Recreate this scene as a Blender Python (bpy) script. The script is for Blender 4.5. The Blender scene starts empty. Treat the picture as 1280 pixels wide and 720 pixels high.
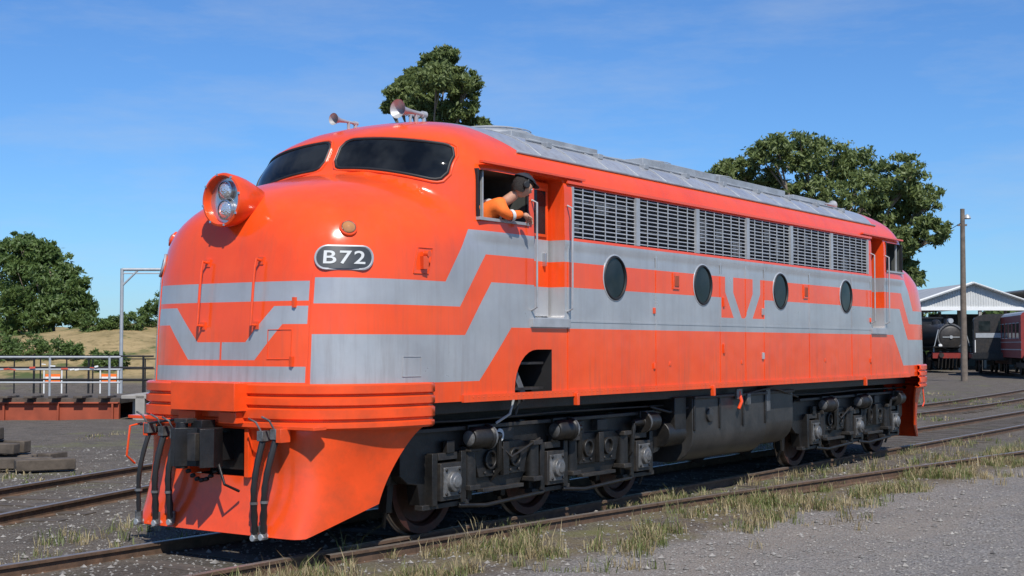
import bpy, bmesh, math, random
import numpy as np
from mathutils import Vector, Matrix
random.seed(7); np.random.seed(7)
scene = bpy.context.scene
scene.view_settings.view_transform = 'Standard'
scene.view_settings.look = 'None'
scene.view_settings.exposure = 0
L = 16.35
# ------------------------------------------------------------------ helpers
class NB:
    def __init__(s, nt): s.nt = nt
    def n(s, t, **kw):
        nd = s.nt.nodes.new(t)
        for k, v in kw.items(): setattr(nd, k, v)
        return nd
    def put(s, sock, v):
        if isinstance(v, (int, float)): sock.default_value = v
        elif isinstance(v, (tuple, list)): sock.default_value = v
        else: s.nt.links.new(v, sock)
    def m(s, op, a, b=None, c=None, clamp=False):
        nd = s.n('ShaderNodeMath', operation=op, use_clamp=clamp)
        s.put(nd.inputs[0], a)
        if b is not None: s.put(nd.inputs[1], b)
        if c is not None: s.put(nd.inputs[2], c)
        return nd.outputs[0]
    def mix(s, f, a, b, mode='MIX'):
        nd = s.n('ShaderNodeMix', data_type='RGBA', blend_type=mode)
        s.put(nd.inputs[0], f); s.put(nd.inputs[6], a); s.put(nd.inputs[7], b)
        return nd.outputs[2]
    def noise(s, scale, detail=4, rough=.55, vec=None, out=0):
        nd = s.n('ShaderNodeTexNoise')
        nd.inputs['Scale'].default_value = scale
        nd.inputs['Detail'].default_value = detail
        nd.inputs['Roughness'].default_value = rough
        if vec is not None: s.nt.links.new(vec, nd.inputs['Vector'])
        return nd.outputs[out]
    def ramp(s, f, lo, hi, a=0.0, b=1.0):
        nd = s.n('ShaderNodeMapRange')
        s.put(nd.inputs[0], f); s.put(nd.inputs[1], lo); s.put(nd.inputs[2], hi)
        s.put(nd.inputs[3], a); s.put(nd.inputs[4], b)
        return nd.outputs[0]
    def bump(s, h, strength, dist=.02):
        nd = s.n('ShaderNodeBump')
        nd.inputs['Strength'].default_value = strength
        nd.inputs['Distance'].default_value = dist
        s.nt.links.new(h, nd.inputs['Height'])
        return nd.outputs[0]

def newmat(name):
    m = bpy.data.materials.new(name); m.use_nodes = True
    nb = NB(m.node_tree)
    b = m.node_tree.nodes['Principled BSDF']
    co = nb.n('ShaderNodeTexCoord').outputs['Object']
    return m, nb, b, co

def C(*a): return (a[0], a[1], a[2], 1)
def simple(name, col, rough=.6, metal=0, var=.25, scale=6, bump=0, coat=0, dirt=None, dirtamt=.5):
    m, nb, b, co = newmat(name)
    f = nb.noise(scale, 4, .6, co)
    f = nb.ramp(f, .3, .7)
    c = nb.mix(f, C(*[x*(1-var) for x in col]), C(*[min(1, x*(1+var)) for x in col]))
    if dirt:
        f2 = nb.ramp(nb.noise(scale*.6, 5, .7, co), .45, .65, 0, dirtamt)
        c = nb.mix(f2, c, C(*dirt))
    nb.put(b.inputs['Base Color'], c)
    b.inputs['Roughness'].default_value = rough
    b.inputs['Metallic'].default_value = metal
    b.inputs['Coat Weight'].default_value = coat
    if bump:
        nb.put(b.inputs['Normal'], nb.bump(nb.noise(scale*5, 4, .6, co), bump, .01))
    return m

def livery():
    m, nb, b, co = newmat('livery_paint')
    sx = nb.n('ShaderNodeSeparateXYZ'); nb.put(sx.inputs[0], co)
    x, y, z = sx.outputs
    M = nb.m
    sp = M('MINIMUM', x, M('SUBTRACT', L, x))
    ay = M('ABSOLUTE', y)
    E = []
    for z0, lo, hi in ((2.96, 1.50, 1.88), (2.73, 1.72, 2.13), (2.46, 1.80, 2.22), (2.02, 2.03, 2.56)):
        E.append(nb.ramp(sp, lo, hi, z0-.52, z0))
    up = M('MULTIPLY', M('LESS_THAN', z, E[0]), M('GREATER_THAN', z, E[1]))
    lw = M('MULTIPLY', M('LESS_THAN', z, E[2]), M('GREATER_THAN', z, E[3]))
    # emblem on the middle door
    d = M('ABSOLUTE', M('SUBTRACT', x, 7.95))
    ez = M('MULTIPLY', M('GREATER_THAN', z, 2.20), M('LESS_THAN', z, 2.73))
    reg = M('MULTIPLY', M('LESS_THAN', d, .66), ez)
    dc = M('MULTIPLY_ADD', M('SUBTRACT', z, 2.20), .75, .17)
    dc = M('MINIMUM', dc, .42)
    arm = M('LESS_THAN', M('ABSOLUTE', M('SUBTRACT', d, dc)), .12)
    lw = M('MULTIPLY', lw, M('SUBTRACT', 1, reg))
    side = M('ADD', up, lw)
    side = M('ADD', side, M('MULTIPLY', reg, arm), clamp=True)
    # front
    def band(lo, hi):
        return M('MULTIPLY', M('GREATER_THAN', z, lo), M('LESS_THAN', z, hi))
    wt = nb.ramp(ay, .31, .63, 1.87, 2.19)
    wb = nb.ramp(ay, .43, .73, 1.71, 2.03)
    wing = M('MULTIPLY', band(wb, wt), M('GREATER_THAN', ay, .012))
    fr = M('ADD', M('ADD', band(2.235, 2.41), band(1.515, 1.655)), wing, clamp=True)
    isf = M('LESS_THAN', sp, 1.0)
    inn = M('MULTIPLY', isf, M('LESS_THAN', ay, .96))
    gap = M('MULTIPLY', isf, M('MULTIPLY', M('GREATER_THAN', ay, .96), M('LESS_THAN', ay, 1.0)))
    mask = M('ADD', M('MULTIPLY', fr, inn), M('MULTIPLY', side, M('SUBTRACT', 1, inn)), clamp=True)
    mask = M('MULTIPLY', mask, M('SUBTRACT', 1, gap))
    roof = M('MULTIPLY', M('GREATER_THAN', z, nb.ramp(sp, 2.3, 3.0, 4.3, 3.84)), M('GREATER_THAN', sp, 2.3))
    mask = M('MAXIMUM', mask, roof)
    n1 = nb.ramp(nb.noise(1.3, 5, .65, co), .35, .7)
    org = nb.mix(n1, C(.90, .090, .013), C(.80, .068, .011))
    sil = nb.mix(n1, C(.46, .465, .47), C(.36, .365, .375))
    col = nb.mix(mask, org, sil)
    st = nb.n('ShaderNodeMapping'); st.inputs['Scale'].default_value = (7, 7, .5)
    nb.put(st.inputs[0], co)
    sn = nb.ramp(nb.noise(1.5, 5, .7, st.outputs[0]), .48, .8)
    low = nb.ramp(z, 1.2, 2.1, .6, .2)
    low = M('ADD', low, M('MULTIPLY', roof, .3))
    col = nb.mix(M('MULTIPLY', sn, low), col, C(.15, .09, .065))
    nb.put(b.inputs['Base Color'], col)
    nb.put(b.inputs['Metallic'], M('MULTIPLY', mask, .3))
    r = nb.ramp(nb.noise(3.5, 5, .7, co), .3, .75, .11, .26)
    nb.put(b.inputs['Roughness'], M('ADD', r, M('MULTIPLY', mask, .16)))
    b.inputs['Coat Weight'].default_value = .2
    b.inputs['Coat Roughness'].default_value = .05
    nb.put(b.inputs['Normal'], nb.bump(nb.noise(1.7, 2, .5, co), .38, .03))
    return m

MAT = {}
MAT['livery'] = livery()
MAT['orange'] = simple('orange_paint', (.84, .078, .012), .24, 0, .10, 3, .05, .2, (.16, .06, .03), .3)
MAT['silver'] = simple('silver_paint', (.42, .43, .44), .42, .25, .12, 4, .05, 0, (.15, .14, .13), .3)
MAT['roof'] = simple('roof_grey', (.31, .33, .35), .5, .15, .15, 4, .05, 0, (.12, .12, .12), .35)
MAT['black'] = simple('black_iron', (.014, .014, .015), .42, .2, .3, 8, .25, 0, (.035, .03, .026), .5)
MAT['bogie'] = simple('bogie_grime', (.012, .0115, .011), .45, .1, .4, 7, .3, 0, (.034, .028, .023), .5)
MAT['bogie2'] = simple('bogie_dusty', (.025, .023, .022), .5, .1, .35, 9, .3, 0, (.06, .05, .04), .6)
MAT['tank'] = simple('tank_dusty_black', (.035, .034, .033), .42, .15, .3, 3, .2, 0, (.08, .072, .065), .5)
MAT['axlebox'] = simple('axlebox_steel', (.17, .17, .17), .42, .35, .35, 9, .2, 0, (.03, .027, .024), .7)
MAT['wheel'] = simple('wheel_brown', (.060, .018, .011), .6, .1, .3, 8, .2, 0, (.016, .014, .012), .7)
MAT['tread'] = simple('steel_tread', (.30, .28, .26), .35, .9, .15, 10)
MAT['rail'] = simple('rail_rust', (.12, .07, .042), .8, .1, .3, 10, .3, 0, (.05, .035, .025), .5)
MAT['railtop'] = simple('rail_top', (.30, .25, .21), .42, .6, .2, 6)
MAT['sleeper'] = simple('sleeper_wood', (.085, .068, .053), .9, 0, .4, 5, .5)
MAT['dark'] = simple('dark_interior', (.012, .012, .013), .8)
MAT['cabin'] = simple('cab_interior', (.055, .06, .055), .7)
MAT['rubber'] = simple('rubber', (.014, .014, .015), .55)
MAT['chrome'] = simple('chrome', (.62, .62, .62), .22, .9, .08)
MAT['slat'] = simple('grille_slat', (.50, .51, .52), .4, .4, .12, 10)
MAT['white'] = simple('white_paint', (.75, .75, .73), .5, 0, .05)
MAT['numeral'] = simple('numeral_paint', (.55, .56, .55), .5, 0, .1)
MAT['plate'] = simple('number_plate_dark', (.045, .048, .05), .35)
MAT['galv'] = simple('galvanised', (.42, .44, .45), .5, .4, .1)
MAT['pole'] = simple('pole_wood', (.15, .12, .095), .9, 0, .3, 4, .4)
MAT['concrete'] = simple('concrete', (.30, .28, .25), .9, 0, .2, 2, .3)
MAT['redbrown'] = simple('girder_red', (.30, .06, .025), .7, 0, .2, 2, .1)
MAT['bark'] = simple('bark', (.20, .16, .12), .9, 0, .3, 3, .5)
MAT['hivis'] = simple('hivis_orange', (.90, .17, .02), .8, 0, .12, 12, .2)
MAT['reflect'] = simple('reflective_tape', (.6, .6, .58), .4)
MAT['skin'] = simple('skin', (.50, .27, .18), .55, 0, .06)
MAT['hair'] = simple('dark_hair', (.018, .013, .01), .7, 0, .4, 60, .8)
MAT['cap'] = simple('cap_cloth', (.02, .022, .03), .85)
MAT['carred'] = simple('carriage_red', (.22, .025, .02), .5, 0, .15)
MAT['shedwhite'] = simple('shed_sheet', (.50, .51, .50), .6, 0, .12, 1)
MAT['shedroof'] = simple('shed_roof', (.34, .35, .35), .6, .1, .15, 1)
MAT['shedrust'] = simple('shed_roof_rust', (.22, .10, .07), .7, 0, .2, 1)
MAT['tape'] = simple('barrier_tape_red', (.55, .08, .04), .6)
def glassmat():
    m, nb, b, co = newmat('dark_glass')
    nb.put(b.inputs['Base Color'], nb.mix(nb.ramp(nb.noise(2.5, 3, .5, co), .4, .65), C(.004, .005, .006), C(.022, .025, .026)))
    b.inputs['Roughness'].default_value = .04
    b.inputs['Specular IOR Level'].default_value = .28
    nb.put(b.inputs['Normal'], nb.bump(nb.noise(3, 2, .5, co), .2, .02))
    return m
MAT['glass'] = glassmat()
def lensmat():
    m, nb, b, co = newmat('lamp_lens')
    b.inputs['Base Color'].default_value = C(.75, .77, .78)
    b.inputs['Metallic'].default_value = .75
    v = nb.n('ShaderNodeTexVoronoi'); v.inputs['Scale'].default_value = 60
    nb.nt.links.new(co, v.inputs['Vector'])
    nb.put(b.inputs['Normal'], nb.bump(v.outputs[0], .5, .01))
    b.inputs['Roughness'].default_value = .12
    return m
MAT['lens'] = lensmat()
MAT['amber'] = simple('amber_lens', (.45, .20, .07), .12, 0, .1, 20, 0, .5)

def leafmat(name, a, bcol, sc=.9):
    m, nb, b, co = newmat(name)
    f = nb.ramp(nb.noise(sc, 4, .6, co), .35, .65)
    f2 = nb.ramp(nb.noise(sc*14, 2, .5, co), .35, .7)
    c = nb.mix(f, C(*a), C(*bcol))
    c = nb.mix(nb.m('MULTIPLY', f2, .5), c, C(*[q*1.6 for q in bcol]))
    nb.put(b.inputs['Base Color'], c)
    b.inputs['Roughness'].default_value = .55
    tr = nb.n('ShaderNodeBsdfTranslucent'); nb.put(tr.inputs[0], c)
    mx = nb.n('ShaderNodeMixShader'); mx.inputs[0].default_value = .35
    out = m.node_tree.nodes['Material Output']
    nb.nt.links.new(b.outputs[0], mx.inputs[1]); nb.nt.links.new(tr.outputs[0], mx.inputs[2])
    nb.nt.links.new(mx.outputs[0], out.inputs[0])
    return m
MAT['leaf'] = leafmat('eucalypt_leaves', (.09, .128, .036), (.16, .20, .065))
MAT['leaf2'] = leafmat('shrub_leaves', (.06, .105, .026), (.115, .17, .045))
MAT['grassdry'] = leafmat('dry_grass', (.26, .20, .10), (.36, .30, .17), 1.5)
MAT['grassgreen'] = leafmat('green_weeds', (.10, .13, .035), (.18, .20, .07), 1.5)

class MB:
    """mesh accumulator"""
    def __init__(s): s.v = []; s.f = []; s.mi = []; s.sm = []; s.mats = []
    def mid(s, k):
        if k not in s.mats: s.mats.append(k)
        return s.mats.index(k)
    def add(s, vs, fs, k, smooth=False):
        o = len(s.v); i = s.mid(k)
        s.v += [tuple(p) for p in vs]
        for f in fs:
            s.f.append([o+q for q in f]); s.mi.append(i); s.sm.append(smooth)
    def box(s, c, d, k, R=None):
        c = Vector(c); vs = []
        for sx in (-.5, .5):
            for sy in (-.5, .5):
                for sz in (-.5, .5):
                    p = Vector((sx*d[0], sy*d[1], sz*d[2]))
                    if R is not None: p = R @ p
                    vs.append(c+p)
        s.add(vs, [(0,1,3,2),(4,6,7,5),(0,4,5,1),(2,3,7,6),(0,2,6,4),(1,5,7,3)], k)
    def tube(s, pts, r, k, seg=8, caps=True, smooth=True):
        pts = [Vector(p) for p in pts]; n = len(pts)
        rs = r if isinstance(r, (list, tuple)) else [r]*n
        vs = []; prev = None
        for i, p in enumerate(pts):
            t = (pts[min(i+1, n-1)]-pts[max(i-1, 0)])
            if t.length < 1e-9: t = Vector((0, 0, 1))
            t.normalize()
            if prev is None:
                a = t.orthogonal().normalized()
            else:
                a = prev - t*prev.dot(t)
                a = a.normalized() if a.length > 1e-6 else t.orthogonal().normalized()
            prev = a; b = t.cross(a)
            for j in range(seg):
                g = 2*math.pi*j/seg
                vs.append(p+(a*math.cos(g)+b*math.sin(g))*rs[i])
        fs = []
        for i in range(n-1):
            for j in range(seg):
                fs.append((i*seg+j, i*seg+(j+1) % seg, (i+1)*seg+(j+1) % seg, (i+1)*seg+j))
        s.add(vs, fs, k, smooth)
        if caps:
            o = len(s.v)-n*seg; i = s.mid(k)
            s.f.append([o+j for j in range(seg)][::-1]); s.mi.append(i); s.sm.append(False)
            s.f.append([o+(n-1)*seg+j for j in range(seg)]); s.mi.append(i); s.sm.append(False)
    def cyl(s, p0, p1, r, k, seg=20): s.tube([p0, p1], r, k, seg)
    def prism(s, poly, y0, y1, k):
        """poly in x,z extruded along y"""
        n = len(poly)
        vs = [(p[0], y0, p[1]) for p in poly]+[(p[0], y1, p[1]) for p in poly]
        fs = [list(range(n)), list(range(n, 2*n))[::-1]]
        for i in range(n):
            j = (i+1) % n; fs.append((i, i+n, j+n, j))
        s.add(vs, fs, k)
    def lathe(s, prof, p, axis, k, seg=24):
        """prof: (dist along axis, radius)"""
        ax = Vector(axis).normalized(); a = ax.orthogonal().normalized(); b = ax.cross(a)
        p = Vector(p); vs = []
        for d, r in prof:
            for j in range(seg):
                g = 2*math.pi*j/seg
                vs.append(p+ax*d+(a*math.cos(g)+b*math.sin(g))*max(r, 1e-4))
        fs = []
        for i in range(len(prof)-1):
            for j in range(seg):
                fs.append((i*seg+j, i*seg+(j+1) % seg, (i+1)*seg+(j+1) % seg, (i+1)*seg+j))
        s.add(vs, fs, k, True)
    def obj(s, name, parent=None, bevel=0, fixn=True, sharp=35):
        me = bpy.data.meshes.new(name)
        me.from_pydata(s.v, [], s.f)
        for k in s.mats: me.materials.append(MAT[k])
        me.polygons.foreach_set('material_index', s.mi)
        me.polygons.foreach_set('use_smooth', s.sm)
        if fixn:
            bm = bmesh.new(); bm.from_mesh(me); bmesh.ops.recalc_face_normals(bm, faces=bm.faces)
            bm.to_mesh(me); bm.free()
        me.set_sharp_from_angle(angle=math.radians(sharp))
        o = bpy.data.objects.new(name, me); scene.collection.objects.link(o)
        if parent: o.parent = parent
        if bevel:
            md = o.modifiers.new('bevel', 'BEVEL'); md.width = bevel; md.segments = 2
            md.limit_method = 'ANGLE'; md.angle_limit = math.radians(40)
        return o

def empty(name, loc=(0, 0, 0), rz=0):
    e = bpy.data.objects.new(name, None); scene.collection.objects.link(e)
    e.location = loc; e.rotation_euler = (0, 0, rz); e.empty_display_size = .3
    return e
YARD = math.atan2(-.822, .57)
def site(a, b, z=0):
    """yard survey grid -> world"""
    return (-8.61+.57*a+.822*b, -9.23-.822*a+.57*b, z)

# ------------------------------------------------------------------ body surface
def smooth_table(pts, w=.05):
    zz = np.arange(.5, 4.6, .005)
    v = np.interp(zz, [p[0] for p in pts], [p[1] for p in pts])
    k = max(1, int(w/.005)); ker = np.hanning(2*k+3); ker /= ker.sum()
    vp = np.pad(v, k+1, mode='edge'); v = np.convolve(vp, ker, 'valid')
    return lambda z: float(np.interp(z, zz, v))
f_sfn = smooth_table([(1, .03), (1.5, .04), (2, .06), (2.5, .10), (2.8, .15), (3.0, .21), (3.15, .31), (3.3, .54), (3.4, .80), (3.5, 1.16), (3.58, 1.6), (3.66, 2.2)], .08)
f_wn = smooth_table([(1, 1.468), (2.8, 1.468), (2.95, 1.44), (3.1, 1.38), (3.25, 1.26), (3.4, 1.04), (3.5, .78), (3.58, .45), (3.66, .12)], .08)
f_sfc = smooth_table([(1, 1.36), (3.4, 1.40), (3.6, 1.46), (3.86, 1.6), (3.95, 1.69), (4.05, 1.86), (4.15, 2.2), (4.2, 2.5), (4.26, 3.5)], .03)
f_c = smooth_table([(1, 2.35), (3.9, 2.35), (4.05, 2.62), (4.15, 2.95), (4.2, 3.35), (4.26, 4.6)], .03)
f_nn = smooth_table([(1, 4.2), (2.5, 4.1), (2.9, 3.5), (3.2, 2.6), (3.6, 2.2)], .1)
def W(z):
    if z <= 3.45: return 1.475
    t = min(.9999, (z-3.45)/.81); return 1.475*math.sqrt(1-t*t)
def rad(psi, z):
    c = f_c(z); cs, sn = math.cos(psi), math.sin(psi)
    a = c-f_sfc(z); n = 2.7
    r1 = ((cs/a)**n+(sn/W(z))**n)**(-1/n)
    an = c-f_sfn(z)
    if z > 3.64 or an <= .16: return r1
    m = f_nn(z)
    r2 = ((cs/an)**m+(sn/f_wn(z))**m)**(-1/m)
    k = .10 if z > 2.9 else .02
    h = max(0, 1-abs(r1-r2)/k)
    return max(r1, r2)+h*h*k*.25
def surf(psi, z, off=0):
    r = rad(psi, z); return Vector((f_c(z)-r*math.cos(psi), -r*math.sin(psi), z))
def nrm(psi, z):
    e = 1e-3
    du = surf(psi+e, z)-surf(psi-e, z); dv = surf(psi, z+e)-surf(psi, z-e)
    n = du.cross(dv)
    n.normalize()
    if n.x*( -math.cos(psi)) + n.y*(-math.sin(psi)) < 0: n = -n
    return n
def psi_of_l(l, z):
    lo, hi = 0, math.pi/2
    for _ in range(40):
        mid = (lo+hi)/2
        if rad(mid, z)*math.sin(mid) < abs(l): lo = mid
        else: hi = mid
    return mid
def at_l(l, z, off=0):
    p = psi_of_l(l, z); q = surf(p, z)+nrm(p, z)*off
    if l < 0: q.y = -q.y
    return q
def arc_table(z):
    ps = np.linspace(0, math.pi/2, 200); pts = [surf(p, z) for p in ps]
    u = [0]
    for i in range(1, 200): u.append(u[-1]+(pts[i]-pts[i-1]).length)
    return ps, np.array(u)
def at_u(u, z, off=0, tab=None):
    ps, us = tab or arc_table(z)
    s = -1 if u < 0 else 1
    if abs(u) > us[-1]:
        q = Vector((2.35+abs(u)-us[-1], -W(z)-off, z))
    else:
        p = float(np.interp(abs(u), us, ps)); q = surf(p, z)+nrm(p, z)*off
    q.y *= s
    return q

loco = empty('diesel_locomotive')

def build_body():
    zs = [1.31+i*(3.45-1.31)/44 for i in range(45)]
    K = 26
    for i in range(1, K): zs.append(3.45+.81*math.sin(math.pi/2*i/K))
    zs.append(3.45+.81*.9996)
    ps = []
    for i in range(41):
        ph = i/40*math.pi/2
        ps.append(math.atan2(1.475*math.sin(ph)**(2/2.9), 1.7*math.cos(ph)**(2/2.9) if i < 40 else 0))
    rings = []
    for z in zs:
        q = [surf(p, z) for p in ps]
        q = [Vector((v.x, v.y, v.z)) for v in q]
        q[0].y = 0
        c = f_c(z)
        NS = 14
        mid = [Vector((c+(L/2-c)*(j/NS), q[-1].y, z)) for j in range(1, NS+1)]
        half = q+mid
        back = [Vector((L-v.x, v.y, z)) for v in half[:-1]][::-1]
        near = half+back
        far = [Vector((v.x, -v.y, z)) for v in near[1:-1]][::-1]
        rings.append(near+far)
    n = len(rings[0]); vs = [v for r in rings for v in r]; fs = []
    for i in range(len(rings)-1):
        for j in range(n):
            fs.append((i*n+j, i*n+(j+1) % n, (i+1)*n+(j+1) % n, (i+1)*n+j))
    fs.append(list(range(n))[::-1]); fs.append([(len(rings)-1)*n+j for j in range(n)])
    mb = MB(); mb.mid('livery')
    mb.add(vs, fs, 'livery', True)
    body = mb.obj('carbody', loco)
    cb = MB()
    def rbox(x0, x1, z0, z1, y0, y1, r, k):
        poly = []
        for cx, cz, a0 in ((x1-r, z1-r, 0), (x0+r, z1-r, 90), (x0+r, z0+r, 180), (x1-r, z0+r, 270)):
            for t in range(5):
                g = math.radians(a0+t*22.5); poly.append((cx+r*math.cos(g), cz+r*math.sin(g)))
        cb.prism(poly, y0, y1, k)
    rbox(2.03, 2.84, 3.09, 3.56, -1.7, -.35, .05, 'cabin')
    rbox(2.97, 3.55, 2.13, 3.60, -1.7, -1.22, .04, 'livery')
    rbox(L-3.55, L-2.97, 2.13, 3.60, -1.7, -1.22, .04, 'livery')
    rbox(L-2.84, L-2.03, 3.09, 3.56, -1.7, -1.2, .05, 'cabin')
    rbox(3.70, 12.65, 2.99, 3.545, -1.7, -1.36, .02, 'dark')
    rbox(3.70, 12.65, 2.99, 3.545, 1.36, 1.7, .02, 'dark')
    poly = [(2.62, 1.1), (3.30, 1.1), (3.30, 1.80)]
    for t in range(9):
        g = math.radians(90+t*90/8); poly.append((3.02+.40*math.cos(g), 1.40+.40*math.sin(g)))
    cb.prism(poly, -1.7, -1.0, 'dark')
    cut = cb.obj('cutter')
    md = body.modifiers.new('cut', 'BOOLEAN'); md.object = cut; md.operation = 'DIFFERENCE'
    md.solver = 'EXACT'
    try: md.material_mode = 'TRANSFER'
    except Exception as e: print('mm', e)
    bpy.context.view_layer.update()
    dg = bpy.context.evaluated_depsgraph_get()
    me = bpy.data.meshes.new_from_object(body.evaluated_get(dg))
    body.modifiers.clear(); body.data = me
    for p in me.polygons: p.use_smooth = True
    me.set_sharp_from_angle(angle=math.radians(32))
    bpy.data.objects.remove(cut)
build_body()

def patch(mb, l0, l1, zb, zt, k, off=.006, nl=26, nz=10, round_=.12, sgn=1):
    vs = []
    for i in range(nl+1):
        q = i/nl; l = l0+(l1-l0)*q
        b, t = zb(l), zt(l); mid = (b+t)/2; h = (t-b)/2
        d = min(l-l0, l1-l)
        if d < round_:
            w = 1-(1-max(d, 0)/round_)**2; sc = .45+.55*math.sqrt(w)
        else: sc = 1
        for j in range(nz+1):
            z = mid+h*sc*(2*j/nz-1)
            vs.append(at_l(sgn*l, z, off))
    fs = []
    for i in range(nl):
        for j in range(nz):
            a = i*(nz+1)+j; fs.append((a, a+nz+1, a+nz+2, a+1))
    mb.add(vs, fs, k, True)
    loop = [vs[i*(nz+1)] for i in range(nl+1)]+[vs[nl*(nz+1)+j] for j in range(1, nz+1)]
    loop += [vs[i*(nz+1)+nz] for i in range(nl-1, -1, -1)]+[vs[j] for j in range(nz-1, 0, -1)]
    return loop

mb = MB()
for sgn in (1, -1):
    zb = lambda l: 3.60-.20*(l/1.3)**2
    zt = lambda l: 3.905-.13*(l/1.3)**2
    lp = patch(mb, .075, 1.285, zb, zt, 'glass', .004, 30, 10, .13, sgn)
    mb.tube(lp+[lp[0], lp[1]], .016, 'rubber', 8, False)
n0 = len(mb.v); nf = len(mb.f)
mb.v += [(L-x, y, z) for x, y, z in mb.v[:n0]]
mb.f += [[n0+q for q in f] for f in mb.f[:nf]]; mb.mi += mb.mi[:nf]; mb.sm += mb.sm[:nf]
mb.obj('windscreens', loco, fixn=False)
mb = MB()
for sgn in (1, -1):
    zb2 = lambda l: 3.578-.20*(l/1.3)**2
    zt2 = lambda l: 3.927-.13*(l/1.3)**2
    dm = MB(); lp = patch(dm, .053, 1.307, zb2, zt2, 'glass', .0, 30, 10, .13, sgn)
    mb.tube(lp+[lp[0], lp[1]], .014, 'orange', 8, False)
mb.obj('windscreen_flange', loco, fixn=False)

# headlight -----------------------------------------------------------
mb = MB()
HX, HZ = .06, 3.17
mb.lathe([(.55, .10), (.30, .19), (.20, .222), (.12, .238), (.0, .250), (-.02, .244), (-.025, .225), (.02, .212), (.05, .205)], (HX, 0, HZ), (1, 0, 0), 'orange', 40)
mb.lathe([(.05, .206), (.055, .0)], (HX, 0, HZ), (1, 0, 0), 'chrome', 40)
for dz in (.088, -.088):
    mb.lathe([(.05, .084), (.03, .084), (.022, .076), (.012, .058), (.004, .03), (0, 0)], (HX, 0, HZ+dz), (1, 0, 0), 'lens', 28)
    mb.lathe([(.05, .094), (.02, .094), (.018, .084)], (HX, 0, HZ+dz), (1, 0, 0), 'chrome', 28)
for g in range(8):
    a = g*math.pi/4+.2; mb.box((HX-.026, .236*math.sin(a), HZ+.236*math.cos(a)), (.01, .02, .02), 'chrome')
mb.obj('headlight', loco, fixn=False)

# number boards, marker lamps ------------------------------------------
def text_mesh(txt):
    cu = bpy.data.curves.new('t', 'FONT'); cu.body = txt; cu.size = 1; cu.offset = .012
    cu.align_x = 'CENTER'; cu.align_y = 'CENTER'; cu.space_character = 1.15
    o = bpy.data.objects.new('t', cu); scene.collection.objects.link(o)
    bpy.context.view_layer.update()
    me = bpy.data.meshes.new_from_object(o.evaluated_get(bpy.context.evaluated_depsgraph_get()))
    bm = bmesh.new(); bm.from_mesh(me)
    bmesh.ops.triangulate(bm, faces=bm.faces)
    bmesh.ops.subdivide_edges(bm, edges=bm.edges, cuts=2)
    v = [tuple(p.co) for p in bm.verts]; bm.verts.index_update()
    f = [[q.index for q in p.verts] for p in bm.faces]
    bm.free(); bpy.data.objects.remove(o)
    xc = (max(p[0] for p in v)+min(p[0] for p in v))/2; yc = (max(p[1] for p in v)+min(p[1] for p in v))/2
    v = [(p[0]-xc, p[1]-yc) for p in v]
    return v, f
tv, tf = text_mesh('B72')
tw = max(p[0] for p in tv)*2; th_ = max(p[1] for p in tv)*2
def board(zc, l0, hh, sgn, name):
    mb = MB()
    ps, us = arc_table(zc)
    u0 = float(np.interp(psi_of_l(l0, zc), ps, us)); u1 = u0+.50
    uc = (u0+u1)/2; hw = (u1-u0)/2
    def outl(ex):
        pts = []
        r = hh*.95
        for cx, a0 in ((hw-r, -90), (-(hw-r), 90)):
            for t in range(13):
                g = math.radians(a0+t*15); pts.append((cx+(r+ex)*math.cos(g), (r+ex)*math.sin(g)*hh/r))
        return pts
    def P(u, z, off): 
        q = at_u(uc+u, zc+z, off, (ps, us))
        return q if sgn > 0 else Vector((q.x, -q.y, q.z))
    nl = 24; vs = []
    for i in range(nl+1):
        u = -hw+2*hw*i/nl
        r = hh; d = hw-abs(u); h = hh if d > r else math.sqrt(max(0, r*r-(r-d)**2))
        for j in range(5): vs.append(P(u, h*(j/2-1), .018))
    fs = [(i*5+j, (i+1)*5+j, (i+1)*5+j+1, i*5+j+1) for i in range(nl) for j in range(4)]
    mb.add(vs, fs, 'plate', True)
    lp = [P(a, b, .012) for a, b in outl(.004)]
    mb.tube(lp+[lp[0], lp[1]], .013, 'silver', 6, False)
    sc = 1.46*hw/tw; svz = hh*1.22/th_
    vs = [P((1 if sgn > 0 else -1)*p[0]*sc, p[1]*svz, .023) for p in tv]
    mb.add(vs, tf, 'numeral')
    mb.obj(name, loco, fixn=False)
board(2.615, .985, .098, 1, 'number_board')
board(2.615, .985, .098, -1, 'number_board_far')
mb = MB()
for sg in (1, -1):
    p = at_l(sg*1.14, 2.885, 0); n = nrm(psi_of_l(1.14, 2.885), 2.885); n.y *= sg
    mb.lathe([(0, .082), (.02, .080), (.028, .066)], p, n, 'orange', 24)
    mb.lathe([(.02, .066), (.03, .062), (.024, .056)], p, n, 'chrome', 24)
    mb.lathe([(.0, .058), (.03, .056), (.045, .036), (.050, 0)], p, n, 'amber', 24)
mb.obj('marker_lamps', loco, fixn=False)

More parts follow.
